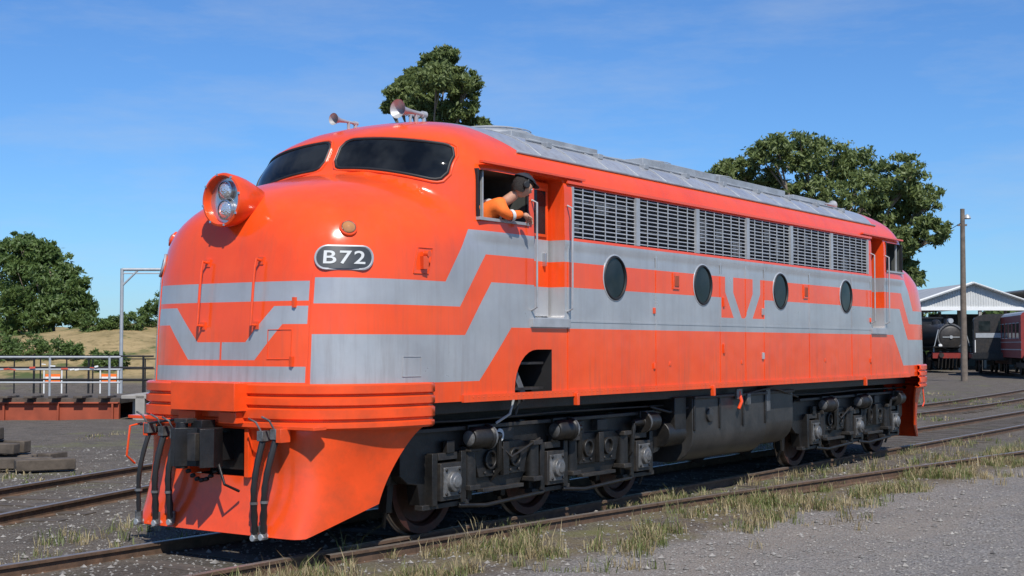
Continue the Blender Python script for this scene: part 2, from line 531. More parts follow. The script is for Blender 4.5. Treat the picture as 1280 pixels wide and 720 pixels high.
# nose fittings ------------------------------------------------------
mb = MB()
for l, z0, z1 in ((-.24, 2.02, 2.60), (.44, 2.02, 2.60)):
    pts = []
    pts.append(at_l(l, z0, .0)); 
    for i in range(9): 
        z = z0+(z1-z0)*i/8; pts.append(at_l(l, z, .075))
    pts.append(at_l(l, z1, 0))
    mb.tube(pts, .013, 'orange', 8)
    for z in (z0, z1): 
        p = at_l(l, z, .004); mb.box(p, (.02, .06, .07), 'orange')
def surf_frame(mb, la, lb, za, zb, r, k):
    def P(u, z, o=.003): return at_u(u, z, o)
    pts = [P(la, za), P((la+lb)/2, za), P(lb, za), P(lb, zb), P((la+lb)/2, zb), P(la, zb), P(la, za)]
    mb.tube(pts, r, k, 6)
def U(l, z=2.6):
    ps, us = arc_table(z); return float(np.interp(psi_of_l(l, z), ps, us))
uh = U(1.43)
surf_frame(mb, uh-.02, uh+.17, 2.50, 2.74, .006, 'orange')
p = at_u(uh+.07, 2.6, .03); mb.box(p, (.06, .05, .12), 'orange', Matrix.Rotation(-.25, 3, 'Z'))
p = at_u(uh+.07, 2.68, .02); mb.cyl(p, p+Vector((0, -.05, 0)), .03, 'orange', 12)
surf_frame(mb, .58, .83, 1.72, 1.98, .004, 'orange')
surf_frame(mb, uh-.10, uh+.13, 1.56, 1.74, .004, 'silver')
for q in (.98, -.98):
    pts = [at_l(q, 1.5+i*.12, .001) for i in range(11)]
    mb.tube(pts, .005, 'orange', 5)
for zq in (1.70, 2.22):
    p = at_l(.84, zq, .01); mb.box(p, (.03, .03, .09), 'orange')
mb.obj('nose_fittings', loco, .0)

# ribbed buffer band -------------------------------------------------------
def selipse(sf, c, w, n, off, sm, seg=60, N=40):
    a = c-sf+off; w = w+off; out = []
    for i in range(seg+1):
        ph = i/seg*math.pi/2
        y = w*math.sin(ph)**(2/n); s = c-a*(math.cos(ph)**(2/n) if i < seg else 0)
        if s <= sm: out.append((s, y))
    if sm > c: out.append((sm, w))
    else:
        u = (c-sm)/a; out.append((sm, w*(1-u**n)**(1/n)))
    return resam(out, N)
def resam(out, N=40):
    P = np.array(out, float); d = np.r_[0, np.cumsum(np.hypot(*np.diff(P, axis=0).T))]
    t = np.linspace(0, d[-1], N)
    return np.c_[np.interp(t, d, P[:, 0]), np.interp(t, d, P[:, 1])]
def skinrings(rings, k):
    R = []
    for pts, zz in rings:
        near = [(x, -y, z) for (x, y), z in zip(pts, zz)]; far = [(x, y, z) for (x, y), z in zip(pts, zz)][1:][::-1]
        R.append(far+near)
    n = len(R[0]); vs = [v for r in R for v in r]
    fs = [(i*n+j, i*n+j+1, (i+1)*n+j+1, (i+1)*n+j) for i in range(len(R)-1) for j in range(n-1)]
    mb = MB(); mb.add(vs, fs, k, True); return mb
prof = [(1.505, -.02), (1.505, .035), (1.49, .05), (1.42, .05), (1.405, .022), (1.395, .022), (1.38, .05), (1.32, .05), (1.305, .022), (1.295, .022), (1.28, .05), (1.20, .05), (1.185, .025), (1.17, .025), (1.16, .045), (1.12, .045), (1.10, .02), (1.10, -.05)]
rings = []
for z, off in prof:
    P = selipse(.025, 2.35, 1.475, 4.2, off, 1.28); rings.append((P, [z]*len(P)))
band = skinrings(rings, 'orange').obj('buffer_band', loco, fixn=True, sharp=25)
sd = band.modifiers.new('s', 'SOLIDIFY'); sd.thickness = .02
b2 = bpy.data.objects.new('buffer_band_rear', band.data.copy()); scene.collection.objects.link(b2)
b2.parent = loco; b2.location = (L, 0, 0); b2.rotation_euler = (0, 0, math.pi)
sd = b2.modifiers.new('s', 'SOLIDIFY'); sd.thickness = .02

# pilot -----------------------------------------------------------------
rings = []
for i in range(21):
    t = i/20; z = 1.12-.95*t
    sm = 1.24-.44*math.sin(t*math.pi/2)**.9
    A = selipse(.05, 2.1, 1.43, 4.2, 0, sm)
    sb = .02-.05*t
    Pb = resam([(sb, 0), (sb, .60), (sb+.005, .93), (sb+.02, .99), (sb+.08, 1.04), (sm, 1.24)])
    w = t**.7; P = A*(1-w)+Pb*w
    P[:, 0] += .06*math.sin(t*math.pi)
    zz = [z+t*max(0, p[0]-.06)*.34 for p in P]
    rings.append((P, zz))
pil = skinrings(rings, 'orange').obj('pilot', loco, fixn=True)
sd = pil.modifiers.new('s', 'SOLIDIFY'); sd.thickness = .03; sd.offset = 0
cb = MB(); cb.box((-.1, .0, .95), (.9, .80, .56), 'dark')
cut = cb.obj('cut'); md = pil.modifiers.new('b', 'BOOLEAN'); md.object = cut; md.solver = 'EXACT'
bpy.context.view_layer.update()
me = bpy.data.meshes.new_from_object(pil.evaluated_get(bpy.context.evaluated_depsgraph_get()))
pil.modifiers.clear(); pil.data = me; bpy.data.objects.remove(cut)
me.set_sharp_from_angle(angle=math.radians(40))
p2 = bpy.data.objects.new('pilot_rear', me); scene.collection.objects.link(p2); p2.parent = loco
p2.location = (L, 0, 0); p2.rotation_euler = (0, 0, math.pi)

# coupler, centre box, hoses (both ends) ------------------------------------
def end_gear(name):
    mb = MB()
    mb.box((-.02, 0, 1.385), (.30, .82, .25), 'orange')
    mb.box((.02, .26, 1.20), (.26, .22, .10), 'orange')
    mb.box((.02, -.26, 1.20), (.26, .22, .10), 'orange')
    mb.box((.33, 0, .9), (.08, 1.0, .70), 'dark')
    mb.box((.14, .38, .92), (.26, .05, .5), 'orange'); mb.box((.14, -.38, .92), (.26, .05, .5), 'orange')
    X = .27
    mb.box((-.04+X, .0, .95), (.22, .60, .46), 'black')
    mb.box((-.25+X, 0, .93), (.42, .22, .24), 'black')
    poly = [(-.30, .17), (-.42, .22), (-.62, .20), (-.66, .10), (-.56, .05), (-.52, -.03), (-.56, -.10), (-.64, -.20), (-.52, -.25), (-.36, -.19), (-.28, -.10)]
    poly = [(a+X, b) for a, b in poly]
    n = len(poly); vs = [(p[0], p[1], .77) for p in poly]+[(p[0], p[1], 1.11) for p in poly]
    fs = [list(range(n))[::-1], list(range(n, 2*n))]+[(i, (i+1) % n, (i+1) % n+n, i+n) for i in range(n)]
    mb.add(vs, fs, 'black')
    mb.cyl((-.56+X, .12, .75), (-.56+X, .12, 1.16), .055, 'black', 14)
    mb.box((-.60+X, -.10, .95), (.10, .10, .24), 'bogie2')
    mb.box((-.42+X, 0, 1.14), (.16, .14, .07), 'black')
    mb.box((-.52+X, .12, 1.17), (.12, .16, .04), 'bogie2')
    mb.tube([(-.45+X, .05, 1.16), (-.35+X, .3, 1.18), (-.08, .62, 1.14), (-.06, .95, 1.10)], .013, 'black', 6)
    mb.tube([(-.42+X, -.2, .80), (-.44+X, -.3, .62), (-.3+X, -.34, .55)], .014, 'black', 6)
    for c in range(7):
        g = c/6; mb.lathe([(-.02, .018), (0, .022), (.02, .018)], (-.48+.1*g+X, .12-.24*g, .72-.08*math.sin(g*3.14)), (.2, -1, .3), 'black', 8)
    mb.box((-.02, .86, 1.06), (.12, .06, .12), 'orange'); mb.box((-.02, -.86, 1.06), (.12, .06, .12), 'orange')
    def hose(y, y2, z0, zl, lean, thick=.03):
        pts = []
        for i in range(15):
            t = i/14
            x = -.04-.15*math.sin(min(1, t*1.6)*math.pi/2)+.10*t+lean*t
            pts.append((x, y+(y2-y)*t**1.2, z0+.05*math.sin(t*6)*max(0, .3-t)-(z0-zl)*t))
        rr = [thick*(1+.10*math.sin(i*3.0)) for i in range(15)]
        mb.tube(pts, rr, 'rubber', 10)
        p = Vector(pts[-1]); mb.cyl(p+Vector((0, 0, .10)), p+Vector((0, 0, -.01)), .037, 'axlebox', 10)
        mb.cyl(p+Vector((-.04, 0, .0)), p+Vector((.04, 0, .0)), .03, 'galv', 8)
        q = Vector(pts[0]); mb.cyl(q+Vector((.2, 0, .04)), q, .034, 'black', 10)
        mb.box(q+Vector((0, 0, .03)), (.09, .07, .09), 'axlebox')
        mb.tube([q+Vector((-.02, 0, .06)), q+Vector((-.06, .03, .15)), q+Vector((-.05, .13, .18))], .010, 'axlebox', 6)
        for i in (9,):
            mb.lathe([(-.012, .036), (.012, .036)], pts[i], (0, 0, 1), 'axlebox', 10)
    hose(-.64, -.56, 1.02, .16, .04); hose(-.80, -.68, 1.04, .18, .02)
    hose(.48, .52, 1.00, .22, .04); hose(.64, .70, 1.02, .20, .02); hose(.84, .92, 1.04, .20, 0, .022)
    mb.tube([(.08, 1.10, 1.1), (-.04, 1.12, 1.08), (-.06, 1.14, .8), (.04, 1.14, .72)], .012, 'orange', 6)
    mb.box((.08, .95, 1.165), (.16, .5, .03), 'orange')
    mb.box((.08, -.95, 1.125), (.16, .5, .03), 'orange')
    return mb.obj(name, loco, .008)
g1 = end_gear('coupler_and_hoses')
g2 = bpy.data.objects.new('coupler_and_hoses_rear', g1.data); scene.collection.objects.link(g2)
g2.parent = loco; g2.location = (L, 0, 0); g2.rotation_euler = (0, 0, math.pi)

# side details ------------------------------------------------------------
mb = MB()
for sg in (-1, 1):
    yo = 1.475
    mb.box((L/2, sg*(yo+.004), 1.335), (L-2*1.75, .03, .07), 'livery')
    for s in (3.62, 5.56, 7.27, 8.03, 8.62, 10.2, 11.9, 12.74):
        mb.box((s, sg*(yo+.001), 2.16), (.026, .016, 1.60), 'livery')
    mb.box((8.2, sg*(yo+.001), 2.10), (9.1, .012, .02), 'livery')
    mb.box((8.2, sg*(yo+.001), 2.955), (9.1, .016, .03), 'livery')
    mb.box((8.2, sg*(yo+.001), 3.585), (9.2, .02, .03), 'livery')
    for s in (3.645, 5.535, 5.585, 7.245, 7.30, 8.595, 8.645, 10.175, 11.875, 12.715): mb.box((s, sg*(yo-.001), 2.16), (.008, .006, 1.58), 'rubber')
    mb.box((8.2, sg*(yo-.001), 2.086), (9.08, .006, .007), 'rubber')
    mb.box((7.95, sg*(yo-.001), 1.44), (1.3, .006, .008), 'rubber')
    mb.box((3.26, sg*(yo-.001), 1.95), (.66, .006, .007), 'rubber')
mb.obj('side_battens', loco)
mb = MB()
def rivet(x, y, z, sg, r=.009):
    vs = []; 
    for j in range(6):
        g = j*math.pi/3; vs.append((x+r*math.cos(g), y, z+r*math.sin(g)))
    vs.append((x, y+sg*r*.7, z))
    mb.add(vs, [(j, (j+1) % 6, 6) for j in range(6)], 'livery', True)
sg = -1
for i in range(150):
    rivet(1.9+i*.085, -1.4945, 1.345, sg)
for s in (3.70, 5.64, 7.37, 8.50, 10.12, 10.28, 11.82, 11.98):
    for i in range(13): rivet(s, -1.476, 1.45+i*.12, sg, .007)
mb.obj('rivets', loco, fixn=True)

mb = MB()   # portholes
for sg in (-1, 1):
    for s in (4.60, 6.77, 9.16, 11.65):
        mb.lathe([(.0, .252), (.012, .252), (.022, .242), (.022, .228), (.004, .222)], (s, sg*1.475, 2.60), (0, sg, 0), 'rubber', 36)
        mb.lathe([(.004, .223), (.005, 0)], (s, sg*1.475, 2.60), (0, sg, 0), 'glass', 36)
        mb.lathe([(.0, .264), (.006, .264), (.010, .252)], (s, sg*1.475, 2.60), (0, sg, 0), 'slat', 36)
mb.obj('portholes', loco, fixn=True)

mb = MB()   # grilles
edges = [3.70, 5.125, 6.64, 8.11, 9.57, 11.09, 12.65]
random.seed(4)
for sg in (-1, 1):
    for e in edges:
        mb.box((min(max(e, 3.715), 12.635), sg*1.468, 3.268), (.085 if 3.8 < e < 12.6 else .03, .034, .55), 'silver')
    for a, b in zip(edges[:-1], edges[1:]):
        w = b-a
        for i in range(12):
            z = 3.014+i*.0463
            mb.box(((a+b)/2, sg*1.450, z), (w-.08, .014, .0105), 'slat', Matrix.Rotation(sg*.35, 3, 'X'))
        for j in range(1, 6):
            mb.box((a+w*j/6, sg*1.466, 3.268), (.012, .008, .54), 'slat')
        for j in range(1, 4):
            if random.random() < .7:
                zz = random.uniform(3.1, 3.4)
                mb.box((a+w*(j-.5)/3+random.uniform(-.1, .1), sg*1.39, zz), (random.uniform(.06, .3), .02, random.uniform(.1, .3)), 'axlebox')
        mb.box(((a+b)/2, sg*1.385, random.uniform(3.1, 3.45)), (w-.1, .02, .03), 'axlebox')
mb.obj('side_grilles', loco)

mb = MB()
for s in (6.05, 10.05):
    mb.box((s, -1.482, 2.62), (.16, .02, .20), 'orange'); mb.box((s, -1.495, 2.62), (.10, .012, .13), 'redbrown')
for s in (5.9, 7.9, 10.8): mb.box((s, -1.479, 1.62), (.05, .012, .05), 'orange')
for s in (3.75, 7.0, 12.4): mb.box((s, -1.50, 1.27), (.05, .05, .13), 'orange')
for z in (1.7, 2.3): 
    mb.box((8.55, -1.488, z), (.05, .024, .09), 'silver'); mb.box((7.35, -1.488, z+.1), (.04, .024, .12), 'orange')
for z in (1.6, 2.25): mb.box((5.50, -1.486, z), (.04, .02, .07), 'orange'); mb.box((12.70, -1.486, z), (.04, .02, .07), 'orange')
mb.obj('side_fittings', loco, .004)

# doors ------------------------------------------------------------------
def door(mir):
    mb = MB()
    X = (lambda s: L-s) if mir else (lambda s: s)
    def b(s, y, z, d, k): mb.box((X(s), y, z), d, k)
    b(3.32, -1.27, 2.86, (.40, .04, 1.42), 'livery')
    b(3.32, -1.293, 3.25, (.26, .012, .46), 'glass')
    b(3.03, -1.232, 2.86, (.10, .02, 1.40), 'dark')
    for dz in (-.245, .245): b(3.32, -1.297, 3.25+dz, (.30, .02, .03), 'orange')
    for dx in (-.145, .145): b(3.32+dx, -1.297, 3.25, (.03, .02, .46), 'orange')
    b(3.42, -1.305, 2.75, (.03, .05, .14), 'chrome')
    for s in (2.92, 3.60):
        mb.tube([(X(s), -1.48, 2.20), (X(s), -1.545, 2.23), (X(s), -1.545, 3.30), (X(s), -1.48, 3.33)], .012, 'silver', 8)
    b(3.26, -1.487, 2.075, (.72, .05, .09), 'silver')
    b(3.0, -1.47, 3.635, (1.9, .05, .025), 'orange')
    b(2.435, -1.468, 3.075, (.86, .05, .03), 'silver')
    b(2.02, -1.44, 3.325, (.025, .05, .48), 'rubber'); b(2.85, -1.47, 3.325, (.025, .03, .48), 'rubber')
    b(2.16, -1.40, 3.325, (.02, .03, .48), 'silver')
    mb.obj('cab_door_rear' if mir else 'cab_door', loco, .003)
door(False); door(True)
mb = MB()
mb.box((2.1, -.9, 3.0), (.3, .6, .3), 'black'); mb.box((2.7, -.75, 3.22), (.12, .4, .5), 'rubber')
mb.obj('cab_seat_and_desk', loco, .02)
mb = MB()
for z in (1.40, 1.66): mb.box((2.98, -1.25, z), (.55, .3, .025), 'bogie2')
mb.box((2.80, -1.34, 1.52), (.08, .08, .50), 'axlebox', Matrix.Rotation(-.6, 3, 'Y'))
mb.box((2.92, -1.28, 1.45), (.06, .06, .42), 'axlebox', Matrix.Rotation(-.6, 3, 'Y'))
mb.tube([(2.72, -1.36, 1.50), (2.74, -1.38, 1.3), (2.70, -1.36, 1.15), (2.60, -1.26, 1.06)], .014, 'galv', 8)
mb.tube([(2.82, -1.36, 1.45), (2.84, -1.38, 1.28), (2.80, -1.36, 1.14)], .016, 'bogie2', 8)
mb.obj('cab_steps', loco)

# roof equipment -----------------------------------------------------------
mb = MB()
def rbx(s0, s1, w, z0, z1):
    mb.box(((s0+s1)/2, 0, (z0+z1)/2), (s1-s0, w, z1-z0), 'roof')
rbx(3.75, 5.6, 1.3, 4.0, 4.235); rbx(6.6, 8.7, 1.45, 4.0, 4.245); rbx(8.8, 11.1, 1.45, 4.0, 4.24); rbx(11.6, 12.9, 1.3, 4.0, 4.235)
for s in (4.25, 7.7, 9.6): 
    mb.lathe([(0, .54), (.06, .53), (.10, .46), (.13, .3), (.135, 0)], (s, 0, 4.22), (0, 0, 1), 'roof', 28)
    for r in (.18, .28, .38, .48):
        pts = [(s+r*math.cos(g*math.pi/12), r*math.sin(g*math.pi/12), 4.37-.05*(r/.5)**3) for g in range(25)]
        mb.tube(pts, .008, 'silver', 5, False)
    for g in range(12):
        a = g*math.pi/6; mb.tube([(s+.1*math.cos(a), .1*math.sin(a), 4.37), (s+.52*math.cos(a), .52*math.sin(a), 4.29)], .008, 'silver', 5)
for s in (5.2, 6.9, 8.65, 10.5, 11.9, 12.6):
    mb.box((s, 0, 4.26), (.35, .5, .06), 'roof')
for s in np.arange(3.4, 13.2, .7):
    pts = []
    for i in range(17):
        y = -1.28+2.56*i/16; zt = 3.45+.81*math.sqrt(max(0, 1-(y/1.475)**2)); pts.append((s, y, zt+.004))
    mb.tube(pts, .010, 'roof', 5)
for sg in (-1, 1):
    mb.tube([(2.9, sg*1.31, 3.84), (L-2.9, sg*1.31, 3.84)], .016, 'roof', 6)
    mb.tube([(3.6, sg*.95, 4.085), (13., sg*.95, 4.085)], .014, 'roof', 6)
    for s in np.arange(3.9, 12.8, 1.1): 
        mb.box((s, sg*1.02, 4.05), (.10, .08, .06), 'roof')
mb.obj('roof_hatches', loco, .01)
mb = MB()
def horn(s, y, z, d, ln=.42, R=.085):
    d = Vector(d).normalized(); p = Vector((s, y, z))
    mb.lathe([(0, R), (.02, R*.86), (.05, R*.6), (.10, R*.38), (ln*.6, R*.24), (ln, R*.2), (ln, R*.34), (ln+.06, R*.34), (ln+.06, 0)], p, d, 'silver', 20)
    mb.lathe([(0.005, R*.95), (.12, .0)], p, d, 'silver', 20)
    q = p+d*ln*.75
    mb.cyl(q, (q.x, q.y, q.z-.16), .016, 'silver', 8)
    q = p+d*(ln+.03); mb.cyl(q, (q.x, q.y, q.z-.18), .02, 'silver', 8)
horn(2.12, -.36, 4.27, (1, 0, .0), .40, .10); horn(2.30, -.20, 4.28, (1, 0, 0), .3, .06)
horn(2.04, .45, 4.23, (1, .0, .0), .32, .065)
horn(L-2.2, -.3, 4.30, (-1, 0, 0)); horn(L-2.2, .3, 4.28, (-1, 0, 0))
mb.obj('horns', loco, fixn=False)

# underframe, tanks ---------------------------------------------------------
mb = MB()
mb.box((L/2, 0, 1.25), (L-2.6, 2.5, .14), 'bogie')
mb.box((L/2, 0, 1.12), (L-2.6, 1.4, .16), 'bogie')
def tank(s0, s1, zb, w, k='tank'):
    poly = [(-w, 1.20), (-w, .78)]
    for i in range(7):
        g = math.radians(180+15*i); poly.append((-w+.34+.34*math.cos(g), .34+zb+.34*math.sin(g)))
    poly += [(-p[0], p[1]) for p in poly[::-1]]
    n = len(poly); vs = [(s0, p[0], p[1]) for p in poly]+[(s1, p[0], p[1]) for p in poly]
    mb.add(vs, [list(range(n))]+[list(range(n, 2*n))[::-1]]+[(i, i+n, (i+1) % n+n, (i+1) % n) for i in range(n)], k)
tank(6.75, 8.95, .36, 1.34); tank(9.10, 10.05, .42, 1.27)
for s in (6.78, 7.5, 8.2, 8.92): mb.box((s, -1.345, .98), (.05, .03, .42), 'bogie')
mb.box((7.85, -1.35, 1.185), (2.2, .05, .04), 'bogie2'); mb.box((9.57, -1.28, 1.185), (.95, .05, .04), 'bogie2')
mb.lathe([(0, .09), (.03, .09), (.035, 0)], (7.2, -1.34, .95), (0, -1, 0), 'tank', 16)
mb.tube([(8.0, -1.38, 1.24), (8.0, -1.42, 1.1), (7.95, -1.40, 1.0)], .025, 'orange', 8)
mb.box((8.0, -1.38, 1.20), (.16, .04, .14), 'axlebox'); mb.box((8.3, -1.37, 1.12), (.10, .05, .16), 'axlebox')
mb.box((9.02, -1.2, 1.1), (.14, .3, .35), 'axlebox'); mb.box((6.5, -1.1, 1.0), (.3, .4, .4), 'bogie')
mb.tube([(5.9, -1.2, 1.1), (6.3, -1.25, 1.02), (9.1, -1.38, 1.26), (10.4, -1.2, 1.08)], .018, 'bogie2', 6)
mb.cyl((6.2, -1.15, .75), (6.65, -1.15, .75), .16, 'bogie', 16)
mb.obj('underframe_and_tanks', loco, .012)

def bogie(ax, name):
    mb = MB(); R = .50
    for s in ax:
        mb.cyl((s, -.75, R), (s, .75, R), .09, 'bogie', 16)
        for sg in (-1, 1):
            mb.lathe([(-.02, .0), (-.02, .14), (.02, .15), (.03, .38), (.0, .42), (-.01, .50), (.09, .495)], (s, sg*.80, R), (0, sg, 0), 'wheel', 40)
            mb.lathe([(.09, .495), (-.01, .50), (-.015, .53), (-.04, .53)], (s, sg*.80, R), (0, sg, 0), 'tread', 40)
            mb.lathe([(-.04, .53), (-.045, 0)], (s, sg*.8, R), (0, sg, 0), 'wheel', 40)
            mb.lathe([(.09, .495), (.09, .42), (.04, .40)], (s, sg*.8, R), (0, sg, 0), 'wheel', 40)
            for q in (-1, 1):
                pts = [(s+q*.56*math.cos(g), sg*.86, R+.56*math.sin(g)) for g in (-.45, -.25, -.05, .15, .35, .55)]
                mb.tube(pts, .05, 'bogie', 6)
                mb.box((s+q*.60, sg*.93, .60), (.08, .10, .66), 'bogie', Matrix.Rotation(-q*.12, 3, 'Y'))
    x0, x1 = ax[0]-.66, ax[2]+.66
    for sg in (-1, 1):
        y0, y1 = sg*.99, sg*1.13
        top = [(x0, .96), (x0+.12, 1.04), (x1-.12, 1.04), (x1, .96)]
        bot = [(x1, .62), (x1-.12, .54)]
        for i in (2, 1, 0):
            s = ax[i]
            bot += [(s+.40, .52), (s+.36, .32), (s+.19, .30), (s+.19, .76), (s-.19, .76), (s-.19, .30), (s-.36, .32), (s-.40, .52)]
            if i > 0:
                mid = (ax[i]+ax[i-1])/2
                bot += [(mid+.46, .50), (mid+.36, .38), (mid-.36, .38), (mid-.46, .50)]
        bot += [(x0+.12, .54), (x0, .62)]
        mb.prism(top+bot, y0, y1, 'bogie')
        mb.box(((x0+x1)/2, sg*1.15, 1.03), (x1-x0-.3, .10, .04), 'bogie2')
        for i in (0, 1):
            m0 = (ax[i]+ax[i+1])/2
            mb.box((m0, sg*1.15, .39), (.72, .10, .04), 'bogie2')
            mb.prism([(m0-.50, .80), (m0-.40, .52), (m0+.40, .52), (m0+.50, .80), (m0+.34, .86), (m0-.34, .86)], sg*1.13, sg*1.17, 'bogie')
            for dx in (-.22, .22):
                mb.lathe([(0, .10), (.03, .10), (.03, .075), (-.02, .07), (-.03, 0)], (m0+dx, sg*1.172, .69), (0, sg, 0), 'bogie', 18)
            mb.box((m0, sg*1.20, .69), (.10, .06, .34), 'bogie')
            for dx in (-.56, .56):
                mb.cyl((m0+dx, sg*1.16, .44), (m0+dx, sg*1.16, .80), .075, 'bogie', 14)
                mb.box((m0+dx, sg*1.16, .44), (.17, .18, .05), 'bogie2'); mb.box((m0+dx, sg*1.16, .82), (.17, .18, .05), 'bogie2')
            mb.tube([(m0-.75, sg*1.18, .28), (m0-.3, sg*1.18, .24), (m0+.75, sg*1.18, .28)], .022, 'bogie', 8)
            mb.box((m0+.05, sg*1.17, .94), (.22, .08, .12), 'bogie2'); mb.box((m0-.40, sg*1.17, .93), (.10, .08, .14), 'bogie')
            for dx in (-.30, -.15, .15, .30): mb.cyl((m0+dx, sg*1.17, .56), (m0+dx, sg*1.185, .56), .018, 'bogie2', 6)
        for i, s in enumerate(ax):
            mb.box((s, sg*1.13, .53), (.33, .20, .36), 'bogie2')
            mb.box((s, sg*1.235, .53), (.26, .03, .28), 'axlebox')
            mb.lathe([(0, .10), (.045, .095), (.055, .06), (.065, .055), (.07, 0)], (s, sg*1.245, .53), (0, sg, 0), 'axlebox', 20)
            for dx in (-.105, .105):
                for dz in (-.115, .115): mb.cyl((s+dx, sg*1.24, .53+dz), (s+dx, sg*1.265, .53+dz), .018, 'bogie', 6)
            mb.box((s, sg*1.12, .30), (.74, .10, .05), 'bogie2')
            mb.box((s-.23, sg*1.12, .56), (.08, .18, .50), 'bogie'); mb.box((s+.23, sg*1.12, .56), (.08, .18, .50), 'bogie')
            mb.box((s, sg*1.12, .77), (.30, .14, .07), 'bogie2')
            mb.box((s+.02, sg*1.18, .86), (.12, .06, .12), 'bogie')
        for s, dr in ((ax[0]+.44, 1), (ax[1]+.12, 1), (ax[2]+.10, -1)):
            mb.lathe([(-.17, .0), (-.17, .09), (-.14, .11), (.10, .11), (.12, .125), (.15, .125), (.15, .05), (.26, .045), (.36, .035), (.36, 0)], (s, sg*1.24, .93), (dr, 0, 0), 'bogie', 22)
            mb.lathe([(-.172, .075), (-.185, .05), (-.185, 0)], (s, sg*1.24, .93), (dr, 0, 0), 'axlebox', 18)
            mb.lathe([(.12, .13), (.15, .13)], (s, sg*1.24, .93), (dr, 0, 0), 'axlebox', 18)
            mb.tube([(s+dr*.34, sg*1.24, .93), (s+dr*.38, sg*1.22, .6), (s+dr*.34, sg*1.05, .4)], .03, 'bogie', 6)
            mb.box((s, sg*1.16, .96), (.34, .14, .20), 'bogie')
        for s, d in ((ax[0]-.66, .1), (ax[2]+.66, -.1)):
            mb.tube([(s, sg*1.0, 1.1), (s, sg*1.0, .6), (s+d, sg*.85, .12)], .02, 'bogie2', 8)
        mb.tube([(x0, sg*1.15, 1.12), (ax[0]+.2, sg*1.18, 1.10), (ax[1], sg*1.2, 1.12), (x1, sg*1.15, 1.10)], .014, 'bogie2', 6)
        mb.tube([(ax[0]+.75, sg*1.18, .90), (ax[0]+1.0, sg*1.24, .70), (ax[1]-.3, sg*1.22, .86)], .014, 'bogie2', 6)
        mb.lathe([(0, .07), (.012, .07), (.014, 0)], ((ax[0]+ax[1])/2-.12, sg*1.225, .93), (0, sg, 0), 'numeral', 20)
    for x in (x0+.05, x1-.05, (ax[0]+ax[1])/2, (ax[1]+ax[2])/2): mb.box((x, 0, .74), (.16, 2.0, .42), 'bogie')
    mb.box((ax[1], 0, .85), (1.0, 1.6, .3), 'bogie')
    mb.obj(name, loco, .008)
bogie((1.90, 3.76, 5.68), 'bogie_front')
bogie((11.0, 12.8, 14.55), 'bogie_rear')

# ------------------------------------------------------------------ driver
def skin_obj(name, verts, edges, radii, mat, parent, sub=2, root=0):
    me = bpy.data.meshes.new(name); me.from_pydata(verts, edges, []); me.materials.append(MAT[mat])
    o = bpy.data.objects.new(name, me); scene.collection.objects.link(o); o.parent = parent
    o.modifiers.new('skin', 'SKIN')
    sv = me.skin_vertices[0].data
    for i, r in enumerate(radii):
        rr = r if isinstance(r, tuple) else (r, r)
        sv[i].radius = rr
    sv[root].use_root = True
    o.modifiers['skin'].use_smooth_shade = True
    s = o.modifiers.new('sub', 'SUBSURF'); s.levels = sub; s.render_levels = sub
    return o
driver = empty('train_driver')
Vv = [(2.32, -.85, 2.62), (2.33, -1.0, 2.85), (2.38, -1.18, 3.06), (2.44, -1.33, 3.20), (2.49, -1.42, 3.275),
      (2.36, -1.47, 3.235), (2.33, -1.535, 3.17), (2.40, -1.545, 3.125), (2.52, -1.575, 3.145), (2.60, -1.59, 3.155),
      (2.56, -1.24, 3.22), (2.62, -1.24, 3.10), (2.66, -1.33, 3.02)]
Ee = [(0, 1), (1, 2), (2, 3), (3, 4), (3, 5), (5, 6), (6, 7), (7, 8), (8, 9), (3, 10), (10, 11), (11, 12)]
Rr = [.15, .145, .15, .13, .06, .082, .066, .054, .046, .040, .08, .06, .045]
try:
    skin_obj('jacket', Vv, Ee, Rr, 'hivis', driver)
    hb = Vector((2.615, -1.59, 3.155)); 
    palm = [(0, 0, 0), (.04, -.003, -.012), (.075, -.006, -.035)]
    skin_obj('palm', [tuple(hb+Vector(p)) for p in palm], [(0, 1), (1, 2)], [.024, .034, .03], 'skin', driver)
    for i, (dy, ln) in enumerate(((-.024, .065), (-.008, .075), (.008, .07), (.024, .055))):
        b0 = hb+Vector((.07, dy, -.033))
        pts = [b0, b0+Vector((ln*.45, dy*.2, -.020)), b0+Vector((ln*.65, dy*.3, -.045)), b0+Vector((ln*.6, dy*.3, -.068))]
        skin_obj('finger_%d' % i, [tuple(p) for p in pts], [(0, 1), (1, 2), (2, 3)], [.0095, .009, .0085, .0075], 'skin', driver, 1)
    b0 = hb+Vector((.03, -.025, -.012))
    skin_obj('thumb', [tuple(b0), tuple(b0+Vector((.03, -.022, -.018))), tuple(b0+Vector((.052, -.024, -.038)))], [(0, 1), (1, 2)], [.012, .0105, .009], 'skin', driver, 1)
    skin_obj('neck', [(2.48, -1.42, 3.26), (2.55, -1.51, 3.34), (2.58, -1.56, 3.40)], [(0, 1), (1, 2)], [.06, .055, .05], 'skin', driver, 1)
except Exception as e:
    print('SKIN ERR', e)
HC = Vector((2.60, -1.59, 3.435))
fwd = Vector((.80, -.45, -.40)).normalized()
side = fwd.cross(Vector((0, 0, 1))).normalized(); up = side.cross(fwd).normalized()
